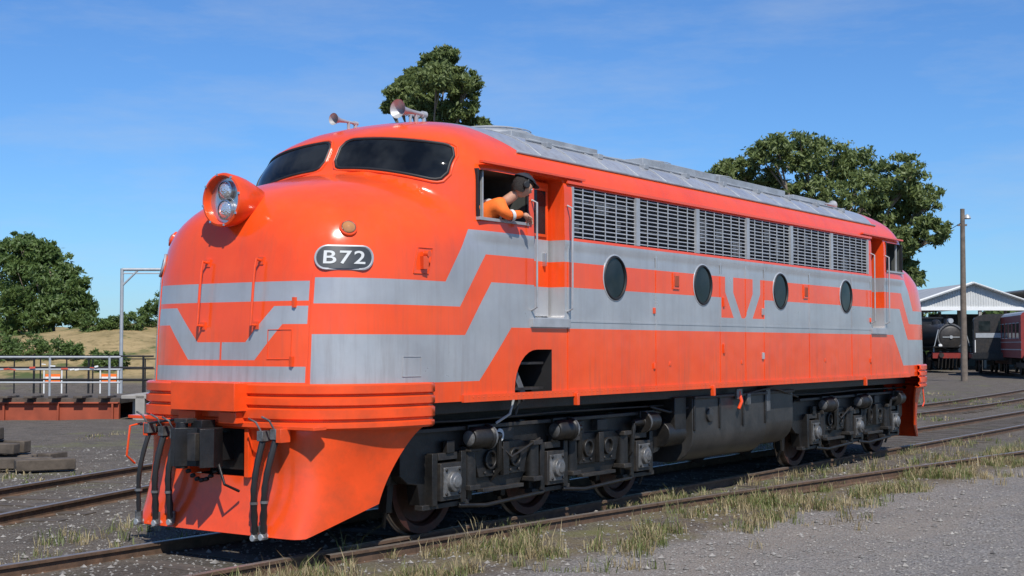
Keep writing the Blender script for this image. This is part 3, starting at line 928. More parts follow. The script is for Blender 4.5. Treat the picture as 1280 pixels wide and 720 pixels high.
def head_mesh():
    mb = MB(); vs = []; fs = []
    A, B = 24, 28
    for i in range(A+1):
        th = math.pi*i/A
        for j in range(B):
            ph = 2*math.pi*j/B
            x = math.sin(th)*math.cos(ph); y = math.sin(th)*math.sin(ph); z = math.cos(th)
            fx = .098*x; fy = .074*y; fz = .118*z
            if z < 0: fy *= 1-.28*(-z)**1.2; fx *= (1-.10*(-z)) if x > 0 else (1-.35*(-z))
            if x > .5:
                g = math.exp(-((y/.16)**2))
                fx += g*.022*math.exp(-((z+.16)/.13)**2)
                fx += g*.006*math.exp(-((z+.50)/.06)**2)*1.5
                fx += .008*math.exp(-((z-.16)/.08)**2)
                for ey in (-.38, .38):
                    fx -= .010*math.exp(-(((y-ey)/.16)**2+((z-.02)/.10)**2))
                fx += g*.010*math.exp(-((z+.85)/.12)**2)
            vs.append(HC+fwd*fx+side*fy+up*fz)
    for i in range(A):
        for j in range(B):
            fs.append((i*B+j, i*B+(j+1) % B, (i+1)*B+(j+1) % B, (i+1)*B+j))
    mb.add(vs, fs, 'skin', True)
    for sg in (-1, 1):
        e = HC+fwd*.086+side*sg*.030+up*.003
        mb.lathe([(-.011, 0), (-.008, .008), (0, .011), (.008, .008), (.011, 0)], e, fwd, 'white', 12)
        mb.lathe([(.006, .005), (.0115, .004), (.012, 0)], e, fwd, 'hair', 10)
        c = HC+side*sg*.074-fwd*.008
        mb.lathe([(-.01, .012), (0, .028), (.012, .026), (.014, .012), (.01, 0)], c, side*sg, 'skin', 14)
        mb.lathe([(.0, .036), (.03, .036), (.038, .028), (.038, 0)], c, side*sg, 'rubber', 18)
    m0 = HC+fwd*.096-up*.060
    mb.tube([m0-side*.022, m0+fwd*.004, m0+side*.022], .004, 'carred', 6)
    pts = [HC+side*math.cos(g)*.09+up*(math.sin(g)*.135) for g in [math.pi*i/14 for i in range(15)]]
    mb.tube(pts, .011, 'rubber', 8)
    mb.obj('head', driver, fixn=True)
    mb = MB(); vs = []; fs = []
    for i in range(A+1):
        th = math.pi*i/A
        for j in range(B):
            ph = 2*math.pi*j/B
            x = math.sin(th)*math.cos(ph); y = math.sin(th)*math.sin(ph); z = math.cos(th)
            cover = z > .30 or (x < .12 and z > -.65)
            k = (1.16+.07*math.sin(9*ph+5*th)*math.sin(11*th)) if cover else .80
            vs.append(HC+fwd*.098*x*k+side*.076*y*k+up*.118*z*k)
    for i in range(A):
        for j in range(B):
            fs.append((i*B+j, i*B+(j+1) % B, (i+1)*B+(j+1) % B, (i+1)*B+j))
    mb.add(vs, fs, 'hair', True); mb.obj('hair', driver)
    mb = MB(); vs = []; fs = []
    for i in range(9):
        th = math.radians(62)*i/8
        for j in range(B):
            ph = 2*math.pi*j/B
            vs.append(HC+fwd*(.122*math.sin(th)/.88*math.cos(ph))+side*(.096*math.sin(th)/.88*math.sin(ph))+up*(.02+.110*math.cos(th)))
    fs = [(i*B+j, i*B+(j+1) % B, (i+1)*B+(j+1) % B, (i+1)*B+j) for i in range(8) for j in range(B)]
    mb.add(vs, fs, 'cap', True)
    brim = []
    for t in range(9):
        g = math.radians(-70+t*17.5); brim.append((math.cos(g), math.sin(g)))
    base = HC+up*.072
    vs = [base+fwd*.115*c+side*.092*s for c, s in brim]+[base+fwd*(.10+.065*c)+side*.08*s-up*.016 for c, s in brim]
    mb.add(vs, [(i, i+1, i+10, i+9) for i in range(8)], 'cap', True)
    o = mb.obj('cap', driver, fixn=True); sd = o.modifiers.new('s', 'SOLIDIFY'); sd.thickness = .005
head_mesh()
mb = MB()
mb.lathe([(-.02, .0605), (.02, .0595)], (2.44, -1.555, 3.13), (.6, -.15, .1), 'reflect', 20)
pts = []
for i in range(12):
    g = -1.2+i*.30
    pts.append((2.41+.12*math.cos(g)*.3, -1.30-.155*math.cos(g)*.8, 3.14+.155*math.sin(g)))
mb.tube(pts, .016, 'reflect', 6)
mb.obj('reflective_bands', driver)

# ------------------------------------------------------------------ ground
from mathutils import noise as mn
def ground_h(x, y):
    a = .57*(x+8.61)-.822*(y+9.23); b = .822*(x+8.61)+.57*(y+9.23)
    h = -.13
    h += .025*math.sin(x*.7+1)*math.sin(y*.9)+.012*math.sin(x*2.3)*math.sin(y*1.9+2)
    d = abs(y)
    if d < 1.6 and -30 < x < 120: h = h*.3-.11*.7
    if b > 56 and a < -4:
        t = min(1, (b-56)/22); t = t*t*(3-2*t); u = min(1, (-4-a)/5)
        h += 2.9*t*u*(1+.10*math.sin(a*.5))+.35*t*u*mn.noise(Vector((x*.25, y*.25, 3)))
    return h
def axis(c0, c1, step, far):
    v = list(np.arange(c0, c1, step)); s = step
    lo = c0; hi = v[-1]; L1 = []; L2 = []
    while lo > -far: s *= 1.16; lo -= s; L1.append(lo)
    s = step
    while hi < far: s *= (1.02 if hi < 80 else 1.12); hi += s; L2.append(hi)
    return L1[::-1]+v+L2
xs = axis(-12, 26, .4, 1800); ys = axis(-10, 12, .4, 1800)
vs = [(x, y, ground_h(x, y)) for x in xs for y in ys]; ny = len(ys)
fs = [(i*ny+j, (i+1)*ny+j, (i+1)*ny+j+1, i*ny+j+1) for i in range(len(xs)-1) for j in range(ny-1)]
def groundmat():
    m, nb, b, co = newmat('yard_ground')
    M = nb.m
    sx = nb.n('ShaderNodeSeparateXYZ'); nb.put(sx.inputs[0], co); x, y, z = sx.outputs
    n_big = nb.noise(.35, 4, .6, co); n_mid = nb.noise(2.2, 5, .65, co); n_fine = nb.noise(38, 3, .7, co)
    grav = nb.mix(nb.ramp(n_fine, .3, .7), C(.10, .097, .095), C(.29, .28, .265))
    grav = nb.mix(nb.ramp(n_mid, .35, .7), grav, C(.20, .185, .165))
    vo = nb.n('ShaderNodeTexVoronoi'); vo.inputs['Scale'].default_value = 45; nb.nt.links.new(co, vo.inputs['Vector'])
    sc = nb.n('ShaderNodeSeparateColor'); nb.put(sc.inputs[0], vo.outputs['Color'])
    grav = nb.mix(nb.m('MULTIPLY', nb.ramp(sc.outputs[0], .6, 1), .6), grav, C(.40, .38, .35))
    grav = nb.mix(nb.m('MULTIPLY', nb.ramp(sc.outputs[1], .8, 1), .7), grav, C(.05, .05, .05))
    # worn wheel tracks and dusty patches in the yard
    wv = nb.n('ShaderNodeMapping'); wv.inputs['Scale'].default_value = (.10, 1.1, 1); wv.inputs['Rotation'].default_value = (0, 0, .12)
    nb.put(wv.inputs[0], co)
    tr = nb.ramp(nb.noise(1.1, 4, .6, wv.outputs[0]), .45, .65, 0, .55)
    grav = nb.mix(tr, grav, C(.245, .215, .18))
    grav = nb.mix(nb.ramp(n_big, .55, .7, 0, .5), grav, C(.11, .105, .10))
    dirt = nb.mix(nb.ramp(n_mid, .3, .7), C(.062, .052, .043), C(.135, .112, .092))
    dirt = nb.mix(nb.m('MULTIPLY', nb.ramp(n_fine, .45, .7), .5), dirt, C(.25, .225, .195))
    dirt = nb.mix(nb.m('MULTIPLY', nb.ramp(sc.outputs[0], .75, 1), .5), dirt, C(.28, .26, .23))
    tan = nb.mix(nb.ramp(n_mid, .3, .7), C(.24, .18, .10), C(.14, .13, .06))
    e = M('ADD', M('ADD', y, M('MULTIPLY', x, .07)), M('MULTIPLY', M('SUBTRACT', n_big, .5), 1.8))
    gm = nb.ramp(e, -2.1, -2.6)
    col = nb.mix(gm, dirt, grav)
    band = M('MULTIPLY', nb.ramp(e, -2.6, -1.9), nb.ramp(e, -.9, -1.3))
    col = nb.mix(M('MULTIPLY', M('MULTIPLY', band, nb.ramp(n_mid, .4, .6)), .7), col, tan)
    pg = M('MULTIPLY', nb.ramp(n_big, .55, .64), nb.ramp(n_mid, .4, .6))
    pg = M('MULTIPLY', pg, M('SUBTRACT', 1, gm))
    col = nb.mix(M('MULTIPLY', pg, .6), col, C(.14, .15, .055))
    oil = M('MULTIPLY', nb.ramp(M('ABSOLUTE', y), .75, .5), nb.ramp(n_mid, .3, .6))
    col = nb.mix(M('MULTIPLY', oil, .55), col, C(.03, .027, .024))
    bank = nb.ramp(z, .1, .5)
    bc = nb.mix(nb.ramp(nb.noise(.5, 5, .7, co), .35, .65), C(.42, .31, .16), C(.27, .21, .10))
    bc = nb.mix(nb.ramp(n_mid, .5, .68), bc, C(.19, .15, .07))
    bc = nb.mix(nb.ramp(nb.noise(.22, 5, .65, co), .56, .62), bc, C(.09, .115, .04))
    col = nb.mix(bank, col, bc)
    nb.put(b.inputs['Base Color'], col)
    b.inputs['Roughness'].default_value = .95
    b.inputs['Specular IOR Level'].default_value = .15
    hh = M('ADD', M('MULTIPLY', n_fine, .7), M('MULTIPLY', n_mid, 1.2))
    hh = M('ADD', hh, M('MULTIPLY', vo.outputs['Distance'], .6))
    nb.put(b.inputs['Normal'], nb.bump(hh, .9, .03))
    return m
MAT['ground'] = groundmat()
mb = MB(); mb.add(vs, fs, 'ground', True); mb.obj('ground', fixn=False)

# ------------------------------------------------------------------ tracks
def resample(pts, step):
    P = np.array(pts, float)
    out = []
    Q = np.vstack([2*P[0]-P[1], P, 2*P[-1]-P[-2]])
    for i in range(1, len(Q)-2):
        n = max(2, int(np.linalg.norm(Q[i+1]-Q[i])/step))
        for k in range(n):
            t = k/n
            out.append(.5*((2*Q[i])+(-Q[i-1]+Q[i+1])*t+(2*Q[i-1]-5*Q[i]+4*Q[i+1]-Q[i+2])*t*t+(-Q[i-1]+3*Q[i]-3*Q[i+1]+Q[i+2])*t**3))
    out.append(P[-1]); return np.array(out)
RP = [(-.065, -.14), (.065, -.14), (.065, -.125), (.012, -.11), (.012, -.035), (.035, -.03), (.035, -.003), (.028, 0), (-.028, 0), (-.035, -.003), (-.035, -.03), (-.012, -.035), (-.012, -.11), (-.065, -.125)]
def sweep_rail(mb, line, off, zo=0):
    n = len(line); k = len(RP); vs = []
    for i in range(n):
        d = line[min(i+1, n-1)]-line[max(i-1, 0)]; d = d/np.linalg.norm(d); nn = np.array((-d[1], d[0]))
        for a, z in RP:
            p = line[i]+nn*(off+a); vs.append((p[0], p[1], z+zo))
    fs = []; ft = []
    for i in range(n-1):
        for j in range(k):
            q = (i*k+j, i*k+(j+1) % k, (i+1)*k+(j+1) % k, (i+1)*k+j)
            (ft if j in (6, 7, 8) else fs).append(q)
    mb.add(vs, fs, 'rail'); 
    o = len(mb.v)-len(vs); i = mb.mid('railtop')
    for f in ft: mb.f.append([o+q for q in f]); mb.mi.append(i); mb.sm.append(False)
def track(name, pts, single=None, sleepers=True, zo=0):
    line = resample(pts, 1.0); mb = MB()
    for off in ((-.8-.035, .8+.035) if single is None else (single,)):
        sweep_rail(mb, line, off, zo)
    if sleepers:
        P = line; d = np.r_[0, np.cumsum(np.hypot(*np.diff(P, axis=0).T))]
        for t in np.arange(0, min(d[-1], 90), .66):
            x = np.interp(t, d, P[:, 0]); y = np.interp(t, d, P[:, 1])
            x2 = np.interp(t+.3, d, P[:, 0]); y2 = np.interp(t+.3, d, P[:, 1])
            a = math.atan2(y2-y, x2-x) if t+.3 < d[-1] else 0
            R = Matrix.Rotation(a+random.uniform(-.02, .02), 3, 'Z')
            mb.box((x, y, -.188+zo+random.uniform(-.012, .008)), (.24, 2.6+random.uniform(-.1, .1), .15), 'sleeper', R)
    return mb.obj(name, fixn=True)
track('railway_track', [(-30, 0), (-10, 0), (10, 0), (30, 0), (60, 1), (85, 8), (99, 15)])
track('turnout_rail', [(.4, -1.0), (3, -1.22), (5.8, -1.48), (8.5, -1.85), (16.2, -2.95), (26, -4.6), (45, -8), (70, -13)], single=0, sleepers=False, zo=-.005)
track('railway_track', [(-25, -3.5), (-10, 1.0), (2, 5.4), (8, 7.5), (20, 11.4), (60, 24)], zo=-.01)
track('railway_track', [(6, 3.9), (20, 4.0), (39, 4.0), (65, 7), (84, 14), (97, 20)], zo=.0)
track('railway_track', [(14, -6.5), (28, -2.2), (42, 1.2), (60, 4), (80, 8), (100, 10)], sleepers=True, zo=-.01)

# ------------------------------------------------------------------ grass / stones
def blades(name, spots, mats, hmin, hmax, wd=.006, per=12, rad=.06, dry=.6):
    vs = []; fs = []; mi = []
    for (x, y) in spots:
        g = ground_h(x, y); mm = 0 if random.random() < dry else 1
        s = random.uniform(.4, 1.2)
        if random.random() < .05: s *= 1.9
        for _ in range(per):
            a = random.uniform(0, 6.28); r = rad*random.random(); px, py = x+r*math.cos(a), y+r*math.sin(a)
            h = random.uniform(hmin, hmax)*s; le = random.uniform(.2, 1.0)*h; b = random.uniform(0, 6.28)
            dx, dy = math.cos(b)*le, math.sin(b)*le; w = wd*random.uniform(.6, 1.4)
            wx, wy = -math.sin(b)*w, math.cos(b)*w
            o = len(vs)
            vs += [(px-wx, py-wy, g-.01), (px+wx, py+wy, g-.01), (px+dx*.35+wx*.8, py+dy*.35+wy*.8, g+h*.6), (px+dx*.35-wx*.8, py+dy*.35-wy*.8, g+h*.6), (px+dx, py+dy, g+h*.95)]
            fs += [(o, o+1, o+2, o+3), (o+3, o+2, o+4)]; mi += [mm, mm]
    me = bpy.data.meshes.new(name); me.from_pydata(vs, [], fs)
    for k in mats: me.materials.append(MAT[k])
    me.polygons.foreach_set('material_index', mi)
    o = bpy.data.objects.new(name, me); scene.collection.objects.link(o); return o
spots = []
while len(spots) < 2900:
    x = -4+36*random.random()**1.15; w = random.gauss(0, .50)
    y = -1.75-.07*x+w
    if y > -.95: continue
    if mn.noise(Vector((x*.8, y*1.5, 0)))+.5*mn.noise(Vector((x*3, y*3, 2))) < .04+.15*random.random(): continue
    spots.append((x, y))
while len(spots) < 3400:
    x = random.uniform(-6, 22); y = random.choice([random.uniform(1, 2.6), random.gauss(-1.15, .15)])
    if mn.noise(Vector((x*.8, y*1.2, 5))) < .05: continue
    spots.append((x, y))
blades('weedy_grass', spots, ('grassdry', 'grassgreen'), .04, .17, .0045, 14, .10, .55)
spots = []
while len(spots) < 1300:
    a = random.uniform(-9, 30); b = random.uniform(12, 60); x, y, _ = site(a, b)
    if y < -2.5-.07*x or abs(y) < 1.5: continue
    if mn.noise(Vector((x*.2, y*.3, 9))) < .22: continue
    spots.append((x, y))
blades('yard_grass', spots, ('grassgreen', 'grassdry'), .03, .13, .010, 10, .18)

def stones(name, n):
    vs = []; fs = []
    base = [(1, 0, 0), (-1, 0, 0), (0, 1, 0), (0, -1, 0), (0, 0, 1), (0, 0, -1)]
    F = [(0, 2, 4), (2, 1, 4), (1, 3, 4), (3, 0, 4), (2, 0, 5), (1, 2, 5), (3, 1, 5), (0, 3, 5)]
    for _ in range(n):
        b = 8.5+18*random.random()**1.6; a = random.uniform(-.42, .42)*b; x, y, _z = site(a, b)
        s = random.uniform(.006, .020) if random.random() < .93 else random.uniform(.02, .04)
        z = ground_h(x, y)+s*.2; o = len(vs); t = random.uniform(0, 6.28)
        for p in base:
            q = [p[i]*s*random.uniform(.7, 1.3) for i in range(3)]
            vs.append((x+q[0]*math.cos(t)-q[1]*math.sin(t), y+q[0]*math.sin(t)+q[1]*math.cos(t), z+q[2]*.7))
        fs += [[o+i for i in f] for f in F]
    mb = MB(); mb.add(vs, fs, 'stone'); mb.obj(name, fixn=False)
m, nb, b, co = newmat('stone'); 
nb.put(b.inputs['Base Color'], nb.mix(nb.ramp(nb.noise(9, 2, .5, co), .3, .7), C(.10, .095, .09), C(.32, .30, .27))); b.inputs['Roughness'].default_value = .9
MAT['stone'] = m
stones('gravel', 17000)

# ------------------------------------------------------------------ trees
def tree(name, base, lobes, mat, leaf=.14, trunk_r=.28, clump=46, per=48, fork=.45, seed=1, flat=.8, tilt=0):
    rs = np.random.RandomState(seed)
    e = empty(name, base, YARD)
    mb = MB()
    top = max(l[2] for l in lobes); cx = np.mean([l[0] for l in lobes])
    f0 = Vector((cx*.25, 0, top*fork))
    mb.tube([(0, 0, -.3), (cx*.08, .05, top*fork*.5), tuple(f0)], [trunk_r*1.2, trunk_r, trunk_r*.75], 'bark', 10)
    for (a, b, z, r) in lobes:
        p = Vector((a, b, z-r*.3)); mid = f0.lerp(p, .5)+Vector((rs.uniform(-.3, .3), rs.uniform(-.3, .3), -.08*(p-f0).length))
        mb.tube([f0, f0.lerp(mid, .5)+Vector((rs.uniform(-.1, .1), 0, 0)), mid, p], [trunk_r*.5, trunk_r*.38, trunk_r*.26, trunk_r*.10], 'bark', 7)
        for _ in range(5):
            d = Vector(rs.normal(size=3)); d.normalize(); q = p+d*r*.8; q.z += r*.2
            mb.tube([mid.lerp(p, .6), p.lerp(q, .5), q], [trunk_r*.14, trunk_r*.09, trunk_r*.04], 'bark', 5)
    mb.obj('trunk_and_limbs', e)
    V = []
    for (a, b, z, r) in lobes:
        nc = int(clump)
        d = rs.normal(size=(nc, 3)); d /= np.linalg.norm(d, axis=1)[:, None]
        rr = r*rs.uniform(.35, 1.12, nc)**.7
        cen = np.c_[a+d[:, 0]*rr, b+d[:, 1]*rr, z+d[:, 2]*rr*flat]
        for c in cen:
            cr = r*rs.uniform(.14, .28)
            P = c+rs.normal(size=(per, 3))*cr*np.array([.55, .55, .36])
            u = rs.normal(size=(per, 3)); u[:, 2] -= .5; u /= np.linalg.norm(u, axis=1)[:, None]
            w = np.cross(u, rs.normal(size=(per, 3))); w /= np.linalg.norm(w, axis=1)[:, None]
            s = leaf*rs.uniform(.6, 1.3, per)[:, None]
            V.append(np.stack([P-u*s, P+w*s*.35, P+u*s, P-w*s*.35], 1).reshape(-1, 3))
    V = np.concatenate(V); nq = len(V)//4
    me = bpy.data.meshes.new(name+'_foliage')
    me.vertices.add(len(V)); me.vertices.foreach_set('co', V.ravel())
    me.loops.add(nq*4); me.loops.foreach_set('vertex_index', np.arange(nq*4))
    me.polygons.add(nq); me.polygons.foreach_set('loop_start', np.arange(nq)*4)
    me.materials.append(MAT[mat]); me.update(calc_edges=True)
    o = bpy.data.objects.new('foliage', me); scene.collection.objects.link(o); o.parent = e
    return e
def L2(cx, k, rows, seed=3, dy=0):
    rs = np.random.RandomState(seed)
    return [((px-cx)*k, rs.uniform(-1, 1)*1.8, 1.9+(432-y-dy)*k, r*k) for px, y, r in rows]
tree('eucalyptus_tree', site(14.1, 60, -.15), L2(1040, .0353, [(905, 215, 18), (930, 207, 22), (965, 192, 30), (1005, 188, 30), (1045, 195, 36), (1085, 200, 32), (1115, 222, 32), (1146, 250, 27), (1152, 290, 22), (1110, 265, 34), (1060, 245, 36), (1010, 240, 30), (1128, 325, 22), (1080, 285, 32), (965, 228, 22), (1035, 275, 30), (1110, 305, 24), (1095, 335, 24), (1130, 345, 18)]), 'leaf', .13, .34, 54, 48, .42, 5)
tree('eucalyptus_tree', site(-3.3, 60, -.15), L2(545, .0353, [(540, 68, 19), (520, 88, 22), (560, 84, 21), (498, 114, 21), (580, 110, 21), (546, 106, 25), (516, 132, 20), (572, 134, 23), (596, 156, 15), (552, 146, 20), (486, 128, 13), (604, 160, 9), (502, 98, 13), (530, 118, 23), (575, 160, 18), (556, 70, 14)], 8, -3), 'leaf', .13, .22, 46, 52, .55, 9)
tree('leafy_tree', site(-26.5, 78, 2.4), [(a, b, z-2.6, r) for a, b, z, r in L2(40, .046, [(-30, 335, 44), (5, 318, 30), (32, 333, 30), (55, 353, 26), (68, 378, 24), (20, 362, 38), (-8, 302, 20), (45, 390, 28), (0, 390, 34), (76, 398, 15), (30, 312, 14)], 4)], 'leaf2', .16, .3, 56, 56, .35, 11, .9)
tree('shrub', site(-19.5, 76, 2.6), [(-.6, 0, .9, .9), (.5, .2, 1.4, 1.1), (1.4, 0, .9, .9)], 'leaf2', .10, .08, 50, 50, .3, 12)
tree('shrub', site(-22.8, 74, 2.5), [(0, 0, .45, .7), (1.0, .2, .5, .65), (2.0, .2, .6, .7)], 'leaf2', .10, .06, 50, 40, .3, 13)
tree('shrub', site(-23.6, 66, 1.1), [(0, 0, .5, 1.0), (1.2, .2, .4, .8), (-1.2, 0, .6, .9), (2.2, 0, .4, .6)], 'leaf2', .10, .06, 50, 40, .3, 14)
tree('shrub', site(-19.4, 64, .8), [(0, 0, .3, .6), (.8, .2, .3, .5)], 'leaf2', .10, .06, 50, 40, .3, 15)
rs = np.random.RandomState(20); lob = []
for i in range(60):
    a = rs.uniform(-100, 130); lob.append((a, rs.uniform(-8, 8), rs.uniform(2, 5.5)+(2.0 if a < -30 else 0), rs.uniform(2.2, 4.2)))
tree('distant_trees', site(0, 190, 0), lob, 'leaf2', .5, .2, 34, 26, .2, 21, .8)

# ------------------------------------------------------------------ turntable (left)
tt = empty('turntable', site(-12.5, 37, 0), YARD)
mb = MB()
mb.box((-8, 1.2, .36), (20, 3.4, .16), 'sleeper')
mb.box((-8, -.5, -.02), (20, .16, .62), 'redbrown')
mb.box((-8, -.5, .31), (20, .34, .04), 'redbrown'); mb.box((-8, -.55, -.30), (20, .3, .04), 'redbrown')
for i in range(14): mb.box((-17+i*1.45, -.62, .0), (.05, .12, .58), 'redbrown')
mb.box((-8, 2.9, -.02), (20, .16, .6), 'redbrown')
for i in range(30): mb.box((-17.5+i*.66, -.4, .47), (.24, .9, .06), 'sleeper')
mb.obj('deck_and_girders', tt, .01)
mb = MB()
for y0 in (-.45, 2.9):
    for i in range(13):
        mb.cyl((-17.5+i*1.6, y0, .44), (-17.5+i*1.6, y0, 1.55), .032, 'galv' if y0 < 0 else 'black', 8)
    for z in (.85, 1.2, 1.53): mb.cyl((-17.8, y0, z), (2.0, y0, z), .025, 'galv' if y0 < 0 else 'black', 8)
mb.obj('handrails', tt)
mb = MB()
random.seed(3)
x = -17
while x < 1.5:
    d = random.uniform(.10, .22); ph = (x % 1.6)/1.6; z = 1.36-.16*4*ph*(1-ph)
    if random.random() < .6:
        mb.box((x, -.50, z), (d*.9, .008, random.uniform(.015, .05)), random.choice(['tape', 'white', 'white']), Matrix.Rotation(random.uniform(-.2, .2), 3, 'Y'))
    x += d
mb.obj('barrier_tape', tt)
mb = MB()
mb.box((3.6, .8, .05), (2.4, 3.0, .75), 'concrete'); mb.box((3.6, .6, .48), (2.8, 3.4, .10), 'concrete')
mb.box((2.7, -.95, .1), (.25, .3, .9), 'concrete')
mb.obj('pit_wall', tt, .02)
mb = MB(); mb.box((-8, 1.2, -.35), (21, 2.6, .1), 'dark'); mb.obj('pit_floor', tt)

fence = empty('steel_fence', site(-20, 52, 0), YARD)
mb = MB()
for i in range(26): mb.cyl((-10+i*1.0, 0, -.2), (-10+i*1.0, 0, 1.35), .03, 'black', 6)
for z in (.5, .95, 1.33): mb.cyl((-10, 0, z), (16, 0, z), .022, 'black', 6)
mb.obj('rails_and_posts', fence)
sb = empty('safety_barrier', site(-15.5, 46, 0), YARD)
mb = MB()
for i in range(2):
    mb.box((i*1.9, 0, .75), (.5, .03, .26), 'hivis'); mb.box((i*1.9, -.02, .75), (.5, .01, .08), 'white')
    for dx in (-.3, .3): mb.cyl((i*1.9+dx, 0, -.15), (i*1.9+dx, 0, 1.05), .025, 'white', 6)
mb.obj('panels', sb)

gan = empty('steel_gantry', site(-12.2, 42.5, 0), YARD)
mb = MB()
mb.cyl((0, 0, -.2), (0, 0, 4.25), .055, 'galv', 12); mb.cyl((0, 0, 4.22), (4.2, 0, 4.22), .05, 'galv', 12)
mb.cyl((4.2, 0, -.2), (4.2, 0, 4.25), .055, 'galv', 12); mb.cyl((0, 0, 3.7), (.5, 0, 4.2), .03, 'galv', 8)
mb.cyl((0, 0, 4.1), (4.2, 0, 4.1), .02, 'galv', 8)
mb.obj('posts_and_beam', gan)
lp_ = empty('street_lamp', site(-32, 86, 2.5), YARD)
mb = MB(); mb.cyl((0, 0, 0), (0, 0, 2.8), .05, 'galv', 8); mb.tube([(0, 0, 2.8), (.3, 0, 3.0), (.7, 0, 3.0)], .04, 'galv', 6); mb.box((.8, 0, 2.98), (.5, .2, .1), 'galv')
mb.obj('pole_and_head', lp_)

st = empty('timber_sleeper_stack', site(-8.5, 21.8, -.13), YARD)
mb = MB()
random.seed(5)
for k, (x, y, z) in enumerate([(-.3, 0, .12), (-.3, .35, .12), (-.4, .7, .12), (-.25, .1, .34), (-.35, .5, .34), (-.3, .3, .54), (-.1, -.4, .12)]):
    mb.box((x+random.uniform(-.3, .3), y, z), (2.0+random.uniform(-.4, .2), .23, random.uniform(.16, .21)), 'sleeper', Matrix.Rotation(random.uniform(-.25, .25), 3, 'Z') @ Matrix.Rotation(random.uniform(-.03, .03), 3, 'Y'))
mb.box((1.15, -.3, .10), (.9, .26, .18), 'sleeper', Matrix.Rotation(.5, 3, 'Z'))
mb.box((1.0, .5, .12), (.5, .24, .22), 'sleeper', Matrix.Rotation(1.3, 3, 'Z'))
mb.obj('timbers', st, .02)

# ------------------------------------------------------------------ right background
pole = empty('power_pole', site(24.9, 75, 0), YARD)
mb = MB()
mb.tube([(0, 0, -.3), (0, 0, 4), (.02, 0, 9.4)], [.19, .16, .12], 'pole', 12)
mb.tube([(0, 0, 8.7), (.15, 0, 9.0), (.25, 0, 9.0)], .03, 'galv', 6)
mb.lathe([(0, .06), (.1, .16), (.22, .20), (.26, .18), (.26, 0)], (.28, 0, 9.1), (0, 0, -1), 'galv', 16)
mb.box((0, 0, 8.5), (.5, .12, .10), 'pole')
mb.obj('pole_and_lamp', pole)
mb = MB()
pts = []
for i in range(16):
    t = i/15; pts.append((-.1-3.2*t, 18*t, 8.6-2.4*t-1.6*t*(1-t)))
mb.tube(pts, .02, 'rubber', 5); mb.obj('service_wire', pole)

shed = empty('engine_shed', site(35.9, 106, -.13), YARD)
mb = MB()
hw = 4.4
gb = [(-hw, 4.85), (hw, 4.85), (hw, 5.25), (0, 6.75), (-hw, 5.25)]
mb.prism(gb, 0, .1, 'shedwhite')
for i in range(44):
    x = -hw+.1+i*.2; zt = 6.70-abs(x)*1.5/hw
    mb.box((x, -.01, (4.87+zt)/2), (.08, .04, zt-4.9), 'shedwhite')
mb.box((0, -.05, 4.85), (2*hw+.3, .1, .28), 'white')
for sg in (-1, 1):
    ang = math.atan2(1.5, hw)
    mb.box((sg*(hw+.3)/2, 14, 6.05-.02), (math.hypot(hw+.3, 1.6), 29, .08), 'shedroof', Matrix.Rotation(sg*ang, 3, 'Y'))
    mb.box((sg*(hw+.3)/2, -.12, 6.05), (math.hypot(hw+.3, 1.6), .12, .22), 'white', Matrix.Rotation(sg*ang, 3, 'Y'))
for x in (-hw, 0.6, hw):
    for y in range(0, 30, 5): mb.box((x, y+.1, 2.4), (.22, .22, 4.9), 'concrete')
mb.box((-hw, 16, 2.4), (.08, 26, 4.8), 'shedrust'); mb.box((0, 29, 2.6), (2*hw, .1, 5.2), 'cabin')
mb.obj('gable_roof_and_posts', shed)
mb = MB()
mb.box((-hw-5, 12, 5.5), (9.5, 26, .1), 'shedrust', Matrix.Rotation(-.12, 3, 'Y'))
mb.box((-hw-5, .2, 4.6), (9.5, .1, .6), 'shedroof')
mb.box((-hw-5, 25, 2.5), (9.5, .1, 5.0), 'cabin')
mb.box((-hw-9.5, 12, 2.3), (.1, 26, 4.6), 'shedrust')
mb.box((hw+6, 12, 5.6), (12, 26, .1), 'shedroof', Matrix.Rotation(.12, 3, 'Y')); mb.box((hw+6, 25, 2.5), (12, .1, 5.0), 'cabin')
mb.box((hw+6, 0, 5.0), (12, .1, .7), 'shedwhite')
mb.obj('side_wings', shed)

sl = empty('steam_locomotive', site(31.6, 98, 0), YARD-.05)
mb = MB()
mb.lathe([(0, .01), (0, .92), (.06, 1.0), (8, 1.02), (8, 0)], (0, 0, 2.45), (0, 1, 0), 'black', 28)
mb.lathe([(-.06, 0), (-.06, .66), (0, .78)], (0, 0, 2.45), (0, 1, 0), 'bogie2', 24)
mb.lathe([(-.01, .96), (-.03, .94), (-.03, .88), (-.01, .86)], (0, 0, 2.45), (0, 1, 0), 'axlebox', 28)
mb.cyl((0, -.14, 2.45), (0, 0, 2.45), .12, 'galv', 12)
mb.box((0, -.08, 2.45), (1.2, .04, .06), 'galv')
mb.lathe([(0, .30), (.1, .24), (.5, .22), (.58, .29), (.6, .29)], (0, 1.0, 3.32), (0, 0, 1), 'black', 16)
mb.lathe([(0, .34), (.25, .32), (.38, .15), (.4, 0)], (0, 4, 3.4), (0, 0, 1), 'black', 16)
mb.box((0, -.3, 1.15), (2.8, .25, .44), 'carred'); mb.box((0, 3, 1.75), (2.9, 7.5, .08), 'black')
mb.box((0, 9, 2.8), (2.8, 2.4, 2.3), 'black'); mb.box((0, 9, 4.0), (3.0, 2.8, .12), 'black')
mb.cyl((0, -.1, 3.62), (0, .3, 3.62), .18, 'galv', 14)
